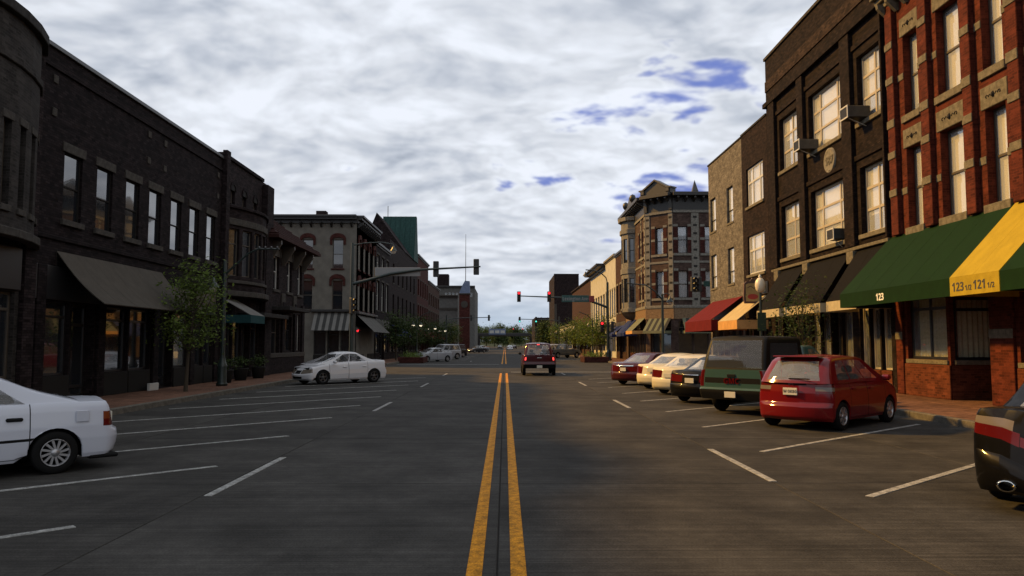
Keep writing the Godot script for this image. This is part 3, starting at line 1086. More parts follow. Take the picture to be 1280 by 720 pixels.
func turret_block() -> void:
	var x0 := 15.3
	var f := bld_front("ornate_corner_building", "ornate three storey corner building of rose brick with pale quoins and dark cornice", x0, 33, 69.2, 14.0, 14, "brick_rose")
	var chamfer := side_face(f, Vector2(-2.1, -2.2), Vector2(0, 0), 14.0)
	var street := side_face(f, Vector2(-2.1, -14), Vector2(-2.1, -2.2), 14.0)
	var o := {"rows": [0.5], "frame": "frame_dark", "recess": 0.18, "drape": "cloth_white"}
	var quoin := func(g: Dictionary, a: float, b: float):
		blk(g, "quoin_strip", a, b, 5.3, 14.0, 0.0, 0.06, "stone_pale")
		for k in 11: blk(g, "dark_quoin", (a + b) / 2 - 0.17, (a + b) / 2 + 0.17, 5.75 + k * 0.75, 5.95 + k * 0.75, 0.05, 0.075, "stone_dark")
	for r in 2:
		var y0: float = [6.0, 10.05][r]
		for q in [[chamfer, 1.1, 1.95], [f, 15.75, 16.6], [f, 18.2, 19.1], [f, 21, 22], [street, 8.4, 9.2], [street, 10.0, 10.7]]:
			win(q[0], q[1], q[2], y0, y0 + 2.45, o)
			# red-brown panels beside the window, pale bands across
			blk(q[0], "brick_panel", q[1] - 0.42, q[1] - 0.03, y0, y0 + 2.4, 0.0, 0.03, "brick_maroon")
			blk(q[0], "brick_panel", q[2] + 0.03, q[2] + 0.42, y0, y0 + 2.4, 0.0, 0.03, "brick_maroon")
			for y in [y0 + 1.2, y0 + 2.42]:
				blk(q[0], "pale_band", q[1] - 0.45, q[1] - 0.02, y, y + 0.22, 0.02, 0.05, "stone_pale")
				blk(q[0], "pale_band", q[2] + 0.02, q[2] + 0.45, y, y + 0.22, 0.02, 0.05, "stone_pale")
			blk(q[0], "sill", q[1] - 0.45, q[2] + 0.45, y0 - 0.24, y0 - 0.02, 0.0, 0.1, "stone_pale")
	quoin.call(chamfer, 0.02, 0.5)
	quoin.call(chamfer, 2.55, 3.02)
	quoin.call(f, 16.95, 17.65)
	quoin.call(f, 19.6, 20.3)
	quoin.call(street, 11.2, 11.78)
	quoin.call(street, 9.4, 9.8)
	for g in [f, chamfer, street]:
		var W: float = g.W
		for y in [[5.05, 5.32, 0.12], [9.15, 9.35, 0.05], [13.75, 14.0, 0.12]]:
			var st := mb()
			cb(st, 0.01, W - 0.01, y[0], y[1], 0.0, y[2], 0.02)
			on(g, "string_course", st, "stone_pale")
		# cornice of dark painted metal: frieze, brackets, crown
		var st := mb()
		cb(st, 0.0, W, 14.0, 15.2, -0.4, 0.05, 0.02)
		on(g, "frieze", st, "tin_dark")
		st = mb()
		cb(st, -0.1, W + 0.1, 15.2, 15.55, -0.4, 0.85, 0.04)
		on(g, "cornice", st, "tin_dark")
		var n := int(W / 0.75)
		st = mb()
		prism(st, [Vector2(0.05, 14.75), Vector2(0.2, 14.78), Vector2(0.7, 15.05), Vector2(0.7, 15.19), Vector2(0.05, 15.19)], -0.09, 0.09, SIDEWAYS)
		var me := st.commit()
		for k in n: on(g, "bracket", me, "tin_grey", Vector3((k + 0.5) * W / n, 0, 0))
	# pediment over the chamfered corner
	var st := mb()
	prism(st, [Vector2(-0.15, 15.56), Vector2(3.19, 15.56), Vector2(3.19, 16.0), Vector2(2.75, 16.0), Vector2(1.52, 16.75), Vector2(0.29, 16.0), Vector2(-0.15, 16.0)], -0.3, 0.55)
	on(chamfer, "pediment", st, "tin_dark")
	st = mb()
	prism(st, [Vector2(-0.25, 16.0), Vector2(0.2, 16.01), Vector2(1.52, 16.8), Vector2(2.84, 16.01), Vector2(3.29, 16.0), Vector2(3.29, 16.12), Vector2(2.9, 16.14), Vector2(1.52, 16.95), Vector2(0.14, 16.14), Vector2(-0.25, 16.12)], -0.32, 0.68)
	on(chamfer, "pediment_moulding", st, "tin_grey")
	for s in [0.15, 2.9]:
		st = mb()
		prism(st, [Vector2(0.03, 14.0), Vector2(0.2, 14.05), Vector2(0.28, 15.0), Vector2(0.66, 15.7), Vector2(0.66, 16.0), Vector2(0.03, 16.0)], -0.16, 0.16, SIDEWAYS)
		on(chamfer, "console", st, "tin_grey", Vector3(s, 0, 0))
	# finials
	for q in [[f, 17.3], [f, 23.0]]:
		st = mb()
		cb(st, -0.28, 0.28, 15.55, 15.75, -0.1, 0.45, 0.03)
		var e := [Vector3(-0.25, 15.75, -0.08), Vector3(0.25, 15.75, -0.08), Vector3(0.25, 15.75, 0.42), Vector3(-0.25, 15.75, 0.42)]
		for k in 4: tri(st, e[(k + 1) % 4], e[k], Vector3(0, 16.75, 0.17))
		on(q[0], "finial", st, "tin_grey", Vector3(U(q[0], q[1]), 0, 0))
	for u in [2.2, 6.6]:
		st = mb()
		lathe(st, [Vector2(0.25, 15.55), Vector2(0.22, 15.9), Vector2(0.12, 16.0), Vector2(0.3, 16.25), Vector2(0.34, 16.5), Vector2(0.26, 16.75), Vector2(0.0, 16.9)], 12)
		on(street, "urn", st, "tin_dark", Vector3(u, 0, 0.3))
	st = mb()
	prism(st, [Vector2(2.0, 15.55), Vector2(6.8, 15.55), Vector2(6.5, 16.0), Vector2(5.4, 16.3), Vector2(4.4, 17.0), Vector2(3.4, 16.3), Vector2(2.3, 16.0)], 0.0, 0.3)
	on(street, "crest", st, "tin_grey")
	# rounded bay on the street side
	var c := Vector2(4.4, 0.0)
	var fac := 5
	var last := Vector2.ZERO
	for k in fac + 1:
		var a := PI * (1.0 - float(k) / fac)
		var p := c + Vector2(cos(a) * 1.7, sin(a) * 1.15)
		if k > 0:
			var g := side_face(street, Vector2(0, 0), Vector2(1, 0), 14.4, 5.2, "stone_pale")
			var dx := Vector3(p.x - last.x, 0, p.y - last.y)
			g.W = dx.length()
			dx = dx.normalized()
			g.xf = street.xf * Transform3D(dx, Vector3.UP, Vector3(-dx.z, 0, dx.x), Vector3(last.x, 0, last.y))
			for y0 in [6.0, 10.05]:
				win(g, 0.14, g.W - 0.14, y0, y0 + 2.45, {"rows": [0.5], "frame": "frame_dark", "recess": 0.08})
			finish(g, "bay_wall", 0.15)
			for y in [[5.0, 5.4, 0.12], [8.9, 9.5, 0.1], [13.0, 13.5, 0.15], [14.3, 14.7, 0.3]]:
				st = mb()
				cb(st, -0.03, g.W + 0.03, y[0], y[1], -0.2, y[2], 0.03)
				on(g, "bay_moulding", st, "stone_pale")
		last = p
	st = mb()
	lathe(st, [Vector2(0.2, 4.2), Vector2(0.7, 4.35), Vector2(1.2, 4.8), Vector2(1.35, 5.2)], 18)
	var corbel := on(street, "bay_corbel", st, "stone_buff", Vector3(4.4, 0, 0))
	# ground floor
	for q in [[chamfer, 0.35, 2.7, 2], [street, 1.0, 11.4, 7]]: shopfront(q[0], q[1], q[2], 3.9, q[3], 0, "frame_brown", "brick_maroon")
	shopfront(f, 15.6, 24, 3.9, 6, 2, "frame_brown", "brick_maroon")
	for g in [f, chamfer, street]:
		st = mb()
		cb(st, 0.0, g.W, 4.05, 5.04, 0.0, 0.07, 0.02)
		on(g, "shop_fascia", st, "stone_buff")
		finish(g, "wall")
	awning(chamfer, 0.35, 2.75, 4.2, 2.75, 1.1, 0.25, "cloth_sage", {"stripes": "cloth_grey", "stripe": 0.3})
	awning(street, 7.6, 11.4, 4.3, 2.75, 1.3, 0.3, "cloth_sage", {"valance_mat": "cloth_orange"})
	awning(street, 1.2, 6.6, 4.3, 2.6, 1.3, 0.3, "cloth_blue")
	awning(f, 16.0, 18.4, 4.2, 2.75, 1.1, 0.25, "cloth_sage", {"stripes": "cloth_grey", "stripe": 0.3})

# plainer block for the far street: storeys of windows, shopfront, awning
func plain(called: String, label: String, side: String, dn: float, df: float, H: float, m: String, o := {}) -> Dictionary:
	var f := bld(called, label, side, dn, df, H, o.get("depth", 16.0), m)
	var n: int = o.get("n", 4)
	var w: float = (df - dn) / n
	for fl in o.get("floors", [[5.5, 7.6], [9.0, 11.0]]):
		for k in n:
			var c := dn + (k + 0.5) * w
			win(f, c - w * 0.27, c + w * 0.27, fl[0], fl[1], {"frame": o.get("frame", "frame_dark"), "rows": [0.5], "recess": 0.16, "sill": [o.get("trim", "stone_dim"), 0.15, 0.06, 0.06], "lintel": [o.get("trim", "stone_dim"), 0.22, 0.03, 0.06]})
	if not o.get("bare", false):
		shopfront(f, dn + 0.4, df - 0.4, 3.3, maxi(2, n), n / 2, "frame_black", "")
		blk(f, "shop_fascia", dn + 0.2, df - 0.2, 3.5, 4.3, 0.0, 0.06, o.get("fascia", "frame_brown"))
	if o.has("awning"): awning(f, dn + 0.5, df - 0.5, 3.9, 2.6, 1.5, 0.25, o.awning)
	cornice(f, H - 0.02, o.get("cornice", [[0.15, 0.1], [0.25, 0.25]]), o.get("cap", "tin_dark"))
	finish(f)
	return f

func right_far() -> void:
	plain("brick_row_building", "rose red brick row building next to the ornate corner building", "R", 83.4, 91.0, 12.0, "brick_russet", {"n": 3, "floors": [[5.4, 8.6]], "awning": "cloth_blue", "trim": "stone_pale"})
	plain("white_row_building", "plain white painted row building with slim windows", "R", 91.02, 100.5, 12.2, "render_white", {"n": 5, "floors": [[5.2, 8.4]], "trim": "stone_pale", "cap": "stone_pale"})
	plain("cornice_row_building", "pale blue and white row building under a wide dark cornice", "R", 100.52, 117.5, 11.7, "render_white", {"n": 6, "floors": [[4.9, 8.2]], "cornice": [[0.3, 0.3], [0.2, 0.9], [0.2, 1.2]], "awning": "cloth_white"})
	plain("brown_row_building", "wide low brown brick building with a flat top beyond the white ones", "R", 117.52, 150, 11.6, "brick_russet", {"n": 7, "floors": [], "awning": "cloth_black", "cap": "brick_plum"})
	var f := bld_front("dark_tower_block", "tall windowless dark brown block rising behind the wide low brown building", 12.0, 18.0, 186, 18.7, 22, "brick_plum")
	blk(f, "coping", 11.95, 18.05, 18.68, 18.85, -0.4, 0.06, "stone_dark")
	blk(f, "pale_corner", 12.0, 12.6, 0.15, 11.5, 0.0, 0.08, "stone_dim")
	finish(f)
	plain("white_shop_building", "small white shop building in front of the dark tower block", "R", 150.02, 184, 5.4, "render_white", {"n": 6, "floors": [], "cap": "stone_pale"})
	f = bld_front("distant_black_building", "distant blackish flat roofed building past the far trees", 10.5, 24.0, 268, 11.0, 30, "brick_plum")
	finish(f)
	f = bld_front("distant_pale_building", "distant pale two storey building beside the blackish one", 14.5, 22.0, 246, 8.4, 14, "render_white")
	for k in 4: win(f, 15.0 + k * 1.8, 16.0 + k * 1.8, 4.6, 6.6, {"recess": 0.1})
	finish(f)

# ---------------------------------------------------------------- left-hand row
func left_row() -> void:
	bow_front()
	long_brick()
	oriel_block()
	tile_roof()
	beige_corner()
	left_far()

# chain of flat facets along a curve, with windows; returns nothing, finishes its own walls
func curved_wall(f: Dictionary, pts: Array, y0: float, H: float, m: String, floors: Array, o: Dictionary, bands: Array, band_mat: String, skip := []) -> void:
	for k in pts.size() - 1:
		var g := side_face(f, pts[k], pts[k + 1], H, y0, m)
		if not k in skip:
			for fl in floors:
				var mrg: float = o.get("margin", 0.2)
				win(g, mrg, g.W - mrg, fl[0], fl[1], o)
		finish(g, "bow_wall", 0.2)
		for b in bands:
			var st := mb()
			cb(st, -0.02, g.W + 0.02, b[0], b[1], -0.15, b[2], 0.02)
			on(g, "bow_band", st, b[3] if b.size() > 3 else band_mat)

func bow_front() -> void:
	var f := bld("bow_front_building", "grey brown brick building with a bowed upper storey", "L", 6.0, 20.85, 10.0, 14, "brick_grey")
	var pts := []
	for k in 9:
		var t := k / 8.0
		pts.append(Vector2(8.6 + 6.15 * t, 0.05 + 0.95 * pow(sin(t * PI), 0.75)))
	curved_wall(f, pts, 4.55, 9.75, "brick_grey", [[5.1, 7.15]], {"frame": "frame_brown", "glass": "glass_dark", "rows": [0.5], "recess": 0.16, "margin": 0.22, "sill": ["stone_dim", 0.16, 0.06, 0.05], "lintel": ["stone_dim", 0.2, 0.03, 0.08]}, [[4.35, 4.56, 0.16], [8.55, 8.75, 0.07, "brick_grey"], [9.72, 9.98, 0.16, "stone_dark"]], "stone_dim")
	blk(f, "coping", 6.0, 20.85, 9.98, 10.12, -0.3, 0.06, "stone_dark")
	blk(f, "pier", 20.3, 20.8, WALK, 9.9, 0.0, 0.14, "brick_plum")
	blk(f, "shop_fascia", 7.0, 20.2, 3.2, 4.3, 0.0, 0.12, "frame_black")
	shopfront(f, 8.0, 20.2, 3.15, 6, 3, "frame_brown", "frame_black")
	finish(f)

func long_brick() -> void:
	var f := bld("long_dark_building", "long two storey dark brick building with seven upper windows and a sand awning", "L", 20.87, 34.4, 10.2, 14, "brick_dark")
	var mids := [22.6, 24.4, 26.25, 27.95, 29.75, 31.5, 33.3]
	for k in 7:
		win(f, mids[k] - 0.48, mids[k] + 0.48, 5.4, 7.38, {"rows": [0.5], "frame": "frame_dark", "recess": 0.07, "fw": 0.05, "sill": ["stone_dim", 0.17, 0.09, 0.1], "lintel": ["stone_dim", 0.28, 0.04, 0.12]})
	for d in [21.5, 27.3, 28.6, 33.95]:
		for y in [8.25, 9.2]: blk(f, "stone_block", d - 0.11, d + 0.11, y, y + 0.24, 0.0, 0.04, "stone_dim")
	blk(f, "coping", 20.87, 34.4, 10.17, 10.3, -0.3, 0.08, "pole_grey")
	for y in [4.75, 9.6]: blk(f, "brick_course", 20.9, 34.38, y, y + 0.12, 0.0, 0.06, "brick_dark")
	for d in [20.95, 24.2, 28.0, 31.3, 33.9]: blk(f, "pier", d, d + 0.42, WALK, 4.0, 0.0, 0.1, "brick_dark")
	shopfront(f, 21.4, 24.15, 3.0, 2, 1, "frame_black", "frame_dark")
	shopfront(f, 24.65, 27.95, 3.0, 2, -1, "frame_black", "frame_dark")
	shopfront(f, 28.45, 31.25, 3.0, 2, 0, "frame_black", "frame_dark", "cloth_white")
	shopfront(f, 31.75, 33.85, 3.0, 2, -1, "frame_black", "frame_dark")
	awning(f, 21.9, 28.6, 4.45, 2.95, 1.45, 0.0, "cloth_sand", {"sag": 0.14})
	blk(f, "shop_fascia", 20.9, 34.3, 3.05, 4.0, 0.0, 0.08, "frame_black")
	finish(f)
	# white notice block leaning at the foot of the wall
	var st := mb()
	cb(st, -0.35, 0.35, 0, 0.26, -0.05, 0.05, 0.012)
	var o := part(self, "white_block", st, "frame_white", Vector3(XL + 0.25, WALK, -27.7))
	o.rotation.y = PI / 2
	tag(o, "small white block at the foot of the long dark building", "block")

func oriel_block() -> void:
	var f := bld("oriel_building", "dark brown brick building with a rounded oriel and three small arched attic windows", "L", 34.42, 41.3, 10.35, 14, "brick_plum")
	var pts := []
	for k in 7:
		var t := k / 6.0
		pts.append(Vector2(0.55 + 5.6 * t, 0.02 + 0.8 * sin(t * PI)))
	curved_wall(f, pts, 4.2, 8.1, "brick_plum", [[4.95, 7.15]], {"frame": "frame_brown", "rows": [0.68], "recess": 0.12, "margin": 0.12}, [[4.0, 4.25, 0.2], [4.6, 4.75, 0.1], [7.3, 7.62, 0.07], [8.08, 8.22, 0.12, "brick_plum"]], "stone_dim")
	for d in [35.85, 37.45, 39.1]:
		win(f, d - 0.28, d + 0.28, 8.35, 9.0, {"rows": [], "recess": 0.14, "frame": "frame_brown", "sill": ["brick_dark", 0.1, 0.05, 0.06]})
		var st := mb()
		var poly := []
		for k in 9:
			var a := PI * k / 8.0
			poly.append(Vector2(cos(a) * 0.42, sin(a) * 0.42))
		for k in 9:
			var a := PI * (8 - k) / 8.0
			poly.append(Vector2(cos(a) * 0.28, sin(a) * 0.28))
		prism(st, poly, 0.0, 0.05)
		on(f, "arch_moulding", st, "brick_dark", Vector3(U(f, d), 9.0, 0))
		st = mb()
		prism(st, poly.slice(9), 0.0, 0.02)
		on(f, "arch_light", st, "frame_dark", Vector3(U(f, d), 9.0, 0))
	blk(f, "coping", 34.42, 40.2, 10.33, 10.5, -0.3, 0.1, "brick_dark")
	blk(f, "end_pier", 40.2, 41.3, WALK, 10.2, 0.0, 0.3, "brick_plum")
	blk(f, "pier", 34.45, 34.9, WALK, 10.6, 0.0, 0.22, "brick_plum")
	shopfront(f, 35.0, 40.1, 3.0, 4, 2, "frame_black", "brick_dark")
	blk(f, "canopy", 36.9, 41.0, 3.1, 3.3, 0.0, 1.3, "stone_dark")
	finish(f)
	awning(f, 34.6, 36.6, 3.9, 2.75, 1.4, 0.36, "cloth_white", {"valance_mat": "cloth_teal"})

func tile_roof() -> void:
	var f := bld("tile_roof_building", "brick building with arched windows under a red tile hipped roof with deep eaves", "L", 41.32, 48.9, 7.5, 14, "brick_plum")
	for d in [43.0, 45.6, 47.9]:
		win(f, d - 0.5, d + 0.5, 4.85, 6.7, {"rows": [0.55], "frame": "frame_white", "recess": 0.15, "sill": ["stone_dim", 0.16, 0.08, 0.1]})
		var st := mb()
		var poly := []
		for k in 11: poly.append(Vector2(cos(PI * k / 10.0), sin(PI * k / 10.0)) * 0.74)
		for k in 11: poly.append(Vector2(cos(PI * (10 - k) / 10.0), sin(PI * (10 - k) / 10.0)) * 0.52)
		prism(st, poly, 0.0, 0.06)
		on(f, "arch_stone", st, "stone_dim", Vector3(U(f, d), 6.7, 0))
		st = mb()
		prism(st, poly.slice(11), 0.0, 0.03)
		on(f, "arch_light", st, "frame_brown", Vector3(U(f, d), 6.7, 0))
	for d in [44.3, 46.75]:
		blk(f, "stone_panel", d - 0.35, d + 0.35, 3.6, 4.7, 0.0, 0.08, "stone_dim")
	for d in [41.5, 44.1, 46.5, 48.4]:
		var st := mb()
		prism(st, [Vector2(0, 6.3), Vector2(0.15, 6.3), Vector2(0.7, 7.2), Vector2(0.7, 7.4), Vector2(0, 7.4)], -0.09, 0.09, SIDEWAYS)
		on(f, "eaves_bracket", st, "frame_brown", Vector3(U(f, d), 0, 0))
	for d in [41.4, 44.05, 46.6, 48.3]: blk(f, "pier", d, d + 0.5, WALK, 4.2, 0.0, 0.12, "brick_dark")
	blk(f, "stone_base", 41.4, 48.85, 1.05, 1.3, 0.0, 0.16, "stone_dim")
	blk(f, "plinth", 41.4, 48.85, WALK, 1.04, 0.0, 0.13, "brick_dark")
	win(f, 46.9, 48.1, 1.4, 3.6, {"rows": [0.3, 0.6], "frame": "frame_white", "recess": 0.12})
	win(f, 44.7, 46.3, 1.4, 3.4, {"rows": [0.6], "frame": "frame_dark", "recess": 0.12})
	win(f, 42.0, 43.8, 0.2, 3.4, {"called": "door", "rows": [0.7], "cols": [0.5], "frame": "frame_brown", "recess": 0.2})
	blk(f, "canopy", 41.9, 46.2, 3.65, 3.85, 0.0, 1.1, "stone_dark")
	finish(f)
	# hipped roof of tile courses
	var roof := mb()
	var e := 0.85
	var W: float = f.W
	var lo := 7.45
	var A := [Vector3(-e, lo, e), Vector3(W + e, lo, e), Vector3(W + e, lo, -14 - e), Vector3(-e, lo, -14 - e)]
	var R0 := Vector3(W * 0.5 - 0.3, 10.9, -3.4)
	var R1 := Vector3(W * 0.5 - 0.3, 10.9, -10.4)
	quad(roof, A[0], A[1], A[1] + Vector3(0, 0.16, 0), A[0] + Vector3(0, 0.16, 0))
	quad(roof, A[1], A[2], A[2] + Vector3(0, 0.16, 0), A[1] + Vector3(0, 0.16, 0))
	quad(roof, A[3], A[0], A[0] + Vector3(0, 0.16, 0), A[3] + Vector3(0, 0.16, 0))
	quad(roof, A[3], A[2], A[1], A[0])
	var B := []
	for p in A: B.append(p + Vector3(0, 0.16, 0))
	tri(roof, B[0], B[1], R0)
	quad(roof, B[1], B[2], R1, R0)
	quad(roof, B[3], B[0], R0, R1)
	tri(roof, B[2], B[3], R1)
	var rf := on(f, "roof", roof, "clay_tile")
	for k in 12:   # rounded tile courses on the street slope and the near slope
		var t := (k + 0.3) / 12.5
		for q in [[B[0], B[1], R0, R0], [B[3], B[0], R1, R0]]:
			var st := mb()
			tube(st, [q[0].lerp(q[2], t) + Vector3(0, 0.02, 0), q[1].lerp(q[3], t) + Vector3(0, 0.02, 0)], 0.05, 5)
			part(rf, "tile_course", st, "clay_tile")
	var st := mb()
	cb(st, R0.x - 0.15, R0.x + 0.15, 10.85, 11.2, R0.z - 0.15, R0.z + 0.15, 0.04)
	part(rf, "ridge_finial", st, "clay_tile")

func beige_corner() -> void:
	var x0 := -21.5
	var f := bld_front("beige_corner_building", "beige three storey corner building with dark cornice, hooded windows and striped awning", x0, XL, 66.0, 12.2, 9.9, "render_beige")
	var street := side_face(f, Vector2(XL - x0, 0), Vector2(XL - x0, -9.9), 12.2)
	var hood := func(g: Dictionary, c: float, y: float, w: float):
		var poly := []
		for k in 9: poly.append(Vector2(cos(PI * k / 8.0) * (w + 0.22), 0.05 + sin(PI * k / 8.0) * 0.5))
		for k in 9: poly.append(Vector2(cos(PI * (8 - k) / 8.0) * w, -0.02 + sin(PI * (8 - k) / 8.0) * 0.2))
		var st := mb()
		prism(st, poly, 0.0, 0.14)
		for s in [-1, 1]: cb(st, s * (w + 0.11) - 0.1, s * (w + 0.11) + 0.1, -0.45, 0.04, 0.0, 0.13, 0.02)
		on(g, "window_hood", st, "brick_maroon", Vector3(c, y, 0))
	for r in 2:
		var y0: float = [4.75, 8.3][r]
		for c in [-17.0, -14.4, -19.6]:
			win(f, c - 0.45, c + 0.45, y0, y0 + 2.5, {"rows": [0.5], "frame": "frame_brown", "recess": 0.16, "sill": ["brick_maroon", 0.14, 0.08, 0.12]})
			hood.call(f, U(f, c), y0 + 2.5, 0.47)
		for u in [1.2, 3.7, 6.2, 8.7]:
			win(street, u - 0.4, u + 0.4, y0, y0 + 2.5, {"rows": [0.5], "frame": "frame_brown", "recess": 0.16, "sill": ["brick_maroon", 0.14, 0.08, 0.12]})
			hood.call(street, u, y0 + 2.5, 0.42)
	for g in [f, street]:
		cornice(g, 12.2, [[0.3, 0.12], [0.2, 0.45], [0.2, 0.62]], "tin_dark", 0.8)
	var st := mb()
	cb(st, 0, 0.9, 12.2, 13.7, -3.0, -2.2, 0.03)
	on(f, "chimney", st, "brick_plum", Vector3(U(f, -16.9), 0, 0))
	shopfront(f, -16.4, -13.0, 3.3, 3, 1, "frame_black", "frame_dark")
	shopfront(street, 0.3, 9.5, 3.3, 5, 2, "frame_black", "frame_dark")
	blk(f, "shop_cornice", -16.6, XL, 4.55, 4.75, 0.0, 0.3, "tin_dark")
	blk(street, "shop_cornice", 0.0, 9.9, 4.4, 4.6, 0.0, 0.3, "tin_dark")
	finish(f)
	finish(street)
	awning(f, -16.3, -12.9, 4.5, 2.95, 1.2, 0.0, "cloth_white", {"stripes": "cloth_grey", "stripe": 0.28})
	awning(street, 0.4, 9.2, 4.35, 2.85, 1.6, 0.0, "cloth_white", {"stripes": "cloth_grey", "stripe": 0.5})

func left_far() -> void:
	var f := plain("chimney_row_building", "dark brick row building with a tall chimney and three bright windows", "L", 75.95, 85.0, 11.6, "brick_dark", {"n": 3, "floors": [[5.2, 8.2], [9.3, 10.8]], "frame": "frame_white", "fascia": "render_grey"})
	var st := mb()
	cb(st, -0.5, 0.5, 11.6, 14.0, -2.4, -1.5, 0.03)
	on(f, "chimney", st, "brick_dark", Vector3(3.2, 0, 0))
	# gabled hall with a steep copper roof
	f = bld("gabled_hall", "dark brick hall with a steep green copper roof and a pointed gable", "L", 85.02, 112, 13.5, 9, "brick_plum")
	for y in [[5.0, 7.5], [8.8, 11.0]]:
		for k in 6: win(f, 87.5 + k * 4, 88.8 + k * 4, y[0], y[1], {"recess": 0.15, "sill": ["stone_dim", 0.15, 0.06, 0.06]})
	shopfront(f, 86, 111, 3.3, 9, 4)
	awning(f, 86, 93, 4.0, 2.6, 1.6, 0.3, "cloth_blue")
	awning(f, 97, 104, 4.0, 2.6, 1.6, 0.3, "cloth_red")
	finish(f)
	st = mb()   # gable looking down the street, roof behind it
	var g := [Vector3(12.5, 13.5, 0.1), Vector3(12.5, 13.5, -5.6), Vector3(12.5, 18.6, -3.6)]
	tri(st, g[1], g[0], g[2])
	tri(st, g[0] + Vector3(9, 0, 0), g[1] + Vector3(9, 0, 0), g[2] + Vector3(9, 0, 0))
	quad(st, g[0], g[0] + Vector3(9, 0, 0), g[2] + Vector3(9, 0, 0), g[2])
	quad(st, g[1] + Vector3(9, 0, 0), g[1], g[2], g[2] + Vector3(9, 0, 0))
	on(f, "gable", st, "brick_plum")
	st = mb()
	prism(st, [Vector2(21.5, 13.5), Vector2(27.0, 13.5), Vector2(25.0, 20.0), Vector2(24.0, 20.0)], -4.6, 0.12)
	var cr := on(f, "copper_roof", st, "copper_roof")
	for k in 7:
		st = mb()
		tube(st, [Vector3(21.48, 13.5, 0.1 - k * 0.72), Vector3(23.98, 20.02, 0.1 - k * 0.72)], 0.03, 4)
		part(cr, "standing_seam", st, "copper_roof")
	st = mb()
	tube(st, [Vector3(24.5, 20.0, -4.0), Vector3(24.5, 21.6, -4.0)], 0.05, 5)
	part(cr, "lightning_rod", st, "tin_dark")
	plain("maroon_row_building", "maroon brick row building beyond the copper roofed hall", "L", 112.02, 128, 14.6, "brick_maroon", {"n": 5, "floors": [[5.2, 7.6], [9.0, 11.4]], "awning": "cloth_red"})
	plain("low_row_building", "lower dark brick row building with a red awning past the maroon one", "L", 128.02, 150, 12.0, "brick_russet", {"n": 6, "floors": [[5.0, 7.4], [8.4, 10.4]], "awning": "cloth_red"})
	# pale hall seen from its flank, with the red tower by the kerb
	f = bld_front("pale_stone_hall", "pale stone hall with an arched doorway behind the red clock tower", -20.0, -10.8, 176, 12.4, 22, "render_grey")
	for k in 3: win(f, -17.6 + k * 2.4, -16.4 + k * 2.4, 1.2, 5.6, {"recess": 0.2})
	blk(f, "string_course", -20, -10.8, 9.6, 10.1, 0.0, 0.25, "stone_dim")
	cornice(f, 12.4, [[0.3, 0.3], [0.3, 0.6]], "stone_dim")
	finish(f)
	f = bld_front("grey_office_block", "tall grey office block with a row of small top windows behind the clock tower", -26.0, -9.2, 236, 19.0, 26, "render_grey")
	for k in 8: win(f, -18.4 + k * 1.1, -17.7 + k * 1.1, 16.3, 17.6, {"recess": 0.1, "frame": "frame_white"})
	cornice(f, 19.0, [[0.3, 0.3], [0.4, 0.7]], "tin_dark")
	st = mb()
	cb(st, U(f, -21.0), U(f, -17.5), 19.0, 23.5, -6, -2, 0.05)
	on(f, "penthouse", st, "brick_plum")
	finish(f)
	var t := thing("clock_tower", "slim red brick clock tower with a sloping slate cap and tall mast", "tower", Vector3(-9.0, 0, -172))
	st = mb()
	cb(st, -1.15, 1.15, 0.1, 12.8, -1.15, 1.15, 0.04)
	part(t, "shaft", st, "brick_maroon")
	st = mb()
	cb(st, -1.3, 1.3, 12.8, 13.1, -1.3, 1.3, 0.04)
	part(t, "ledge", st, "stone_dim")
	st = mb()
	prism(st, [Vector2(-1.2, 13.1), Vector2(1.2, 13.1), Vector2(1.1, 15.8), Vector2(0.1, 15.9), Vector2(-0.4, 15.0)], -1.1, 1.1)
	part(t, "cap", st, "render_blue")
	for q in [[Vector3(0, 10.6, 1.16), 0.0], [Vector3(1.16, 10.6, 0), PI / 2]]:
		st = mb()
		lathe(st, [Vector2(0.75, 0.0), Vector2(0.78, -0.06), Vector2(0.0, -0.06)].map(func(p): return Vector2(p.x, p.y)), 18)
		var c := part(t, "clock_face", st, "stone_dim", q[0])
		c.basis = Basis(Vector3.UP, q[1]) * Basis(Vector3.RIGHT, -PI / 2)
	st = mb()
	tube(st, [Vector3(0.2, 15.8, 0), Vector3(0.2, 26.5, 0)], [0.09, 0.04], 5)
	part(t, "mast", st, "pole_grey")
	plain("far_left_building", "distant dark low building past the clock tower", "L", 250, 330, 9.0, "brick_plum", {"n": 8, "floors": [[5.0, 7.2]]})

# ---------------------------------------------------------------- vehicles
# A car's local axes: x forward, y up, z to its right; the origin lies on the road between the axles.
func pl(points: Array, x: float) -> float:   # smooth line through points (x, y), rising x
	if x <= points[0].x: return points[0].y
	for k in points.size() - 1:
		if x <= points[k + 1].x:
			var t: float = (x - points[k].x) / maxf(points[k + 1].x - points[k].x, 1e-5)
			return lerpf(points[k].y, points[k + 1].y, t)
	return points[-1].y

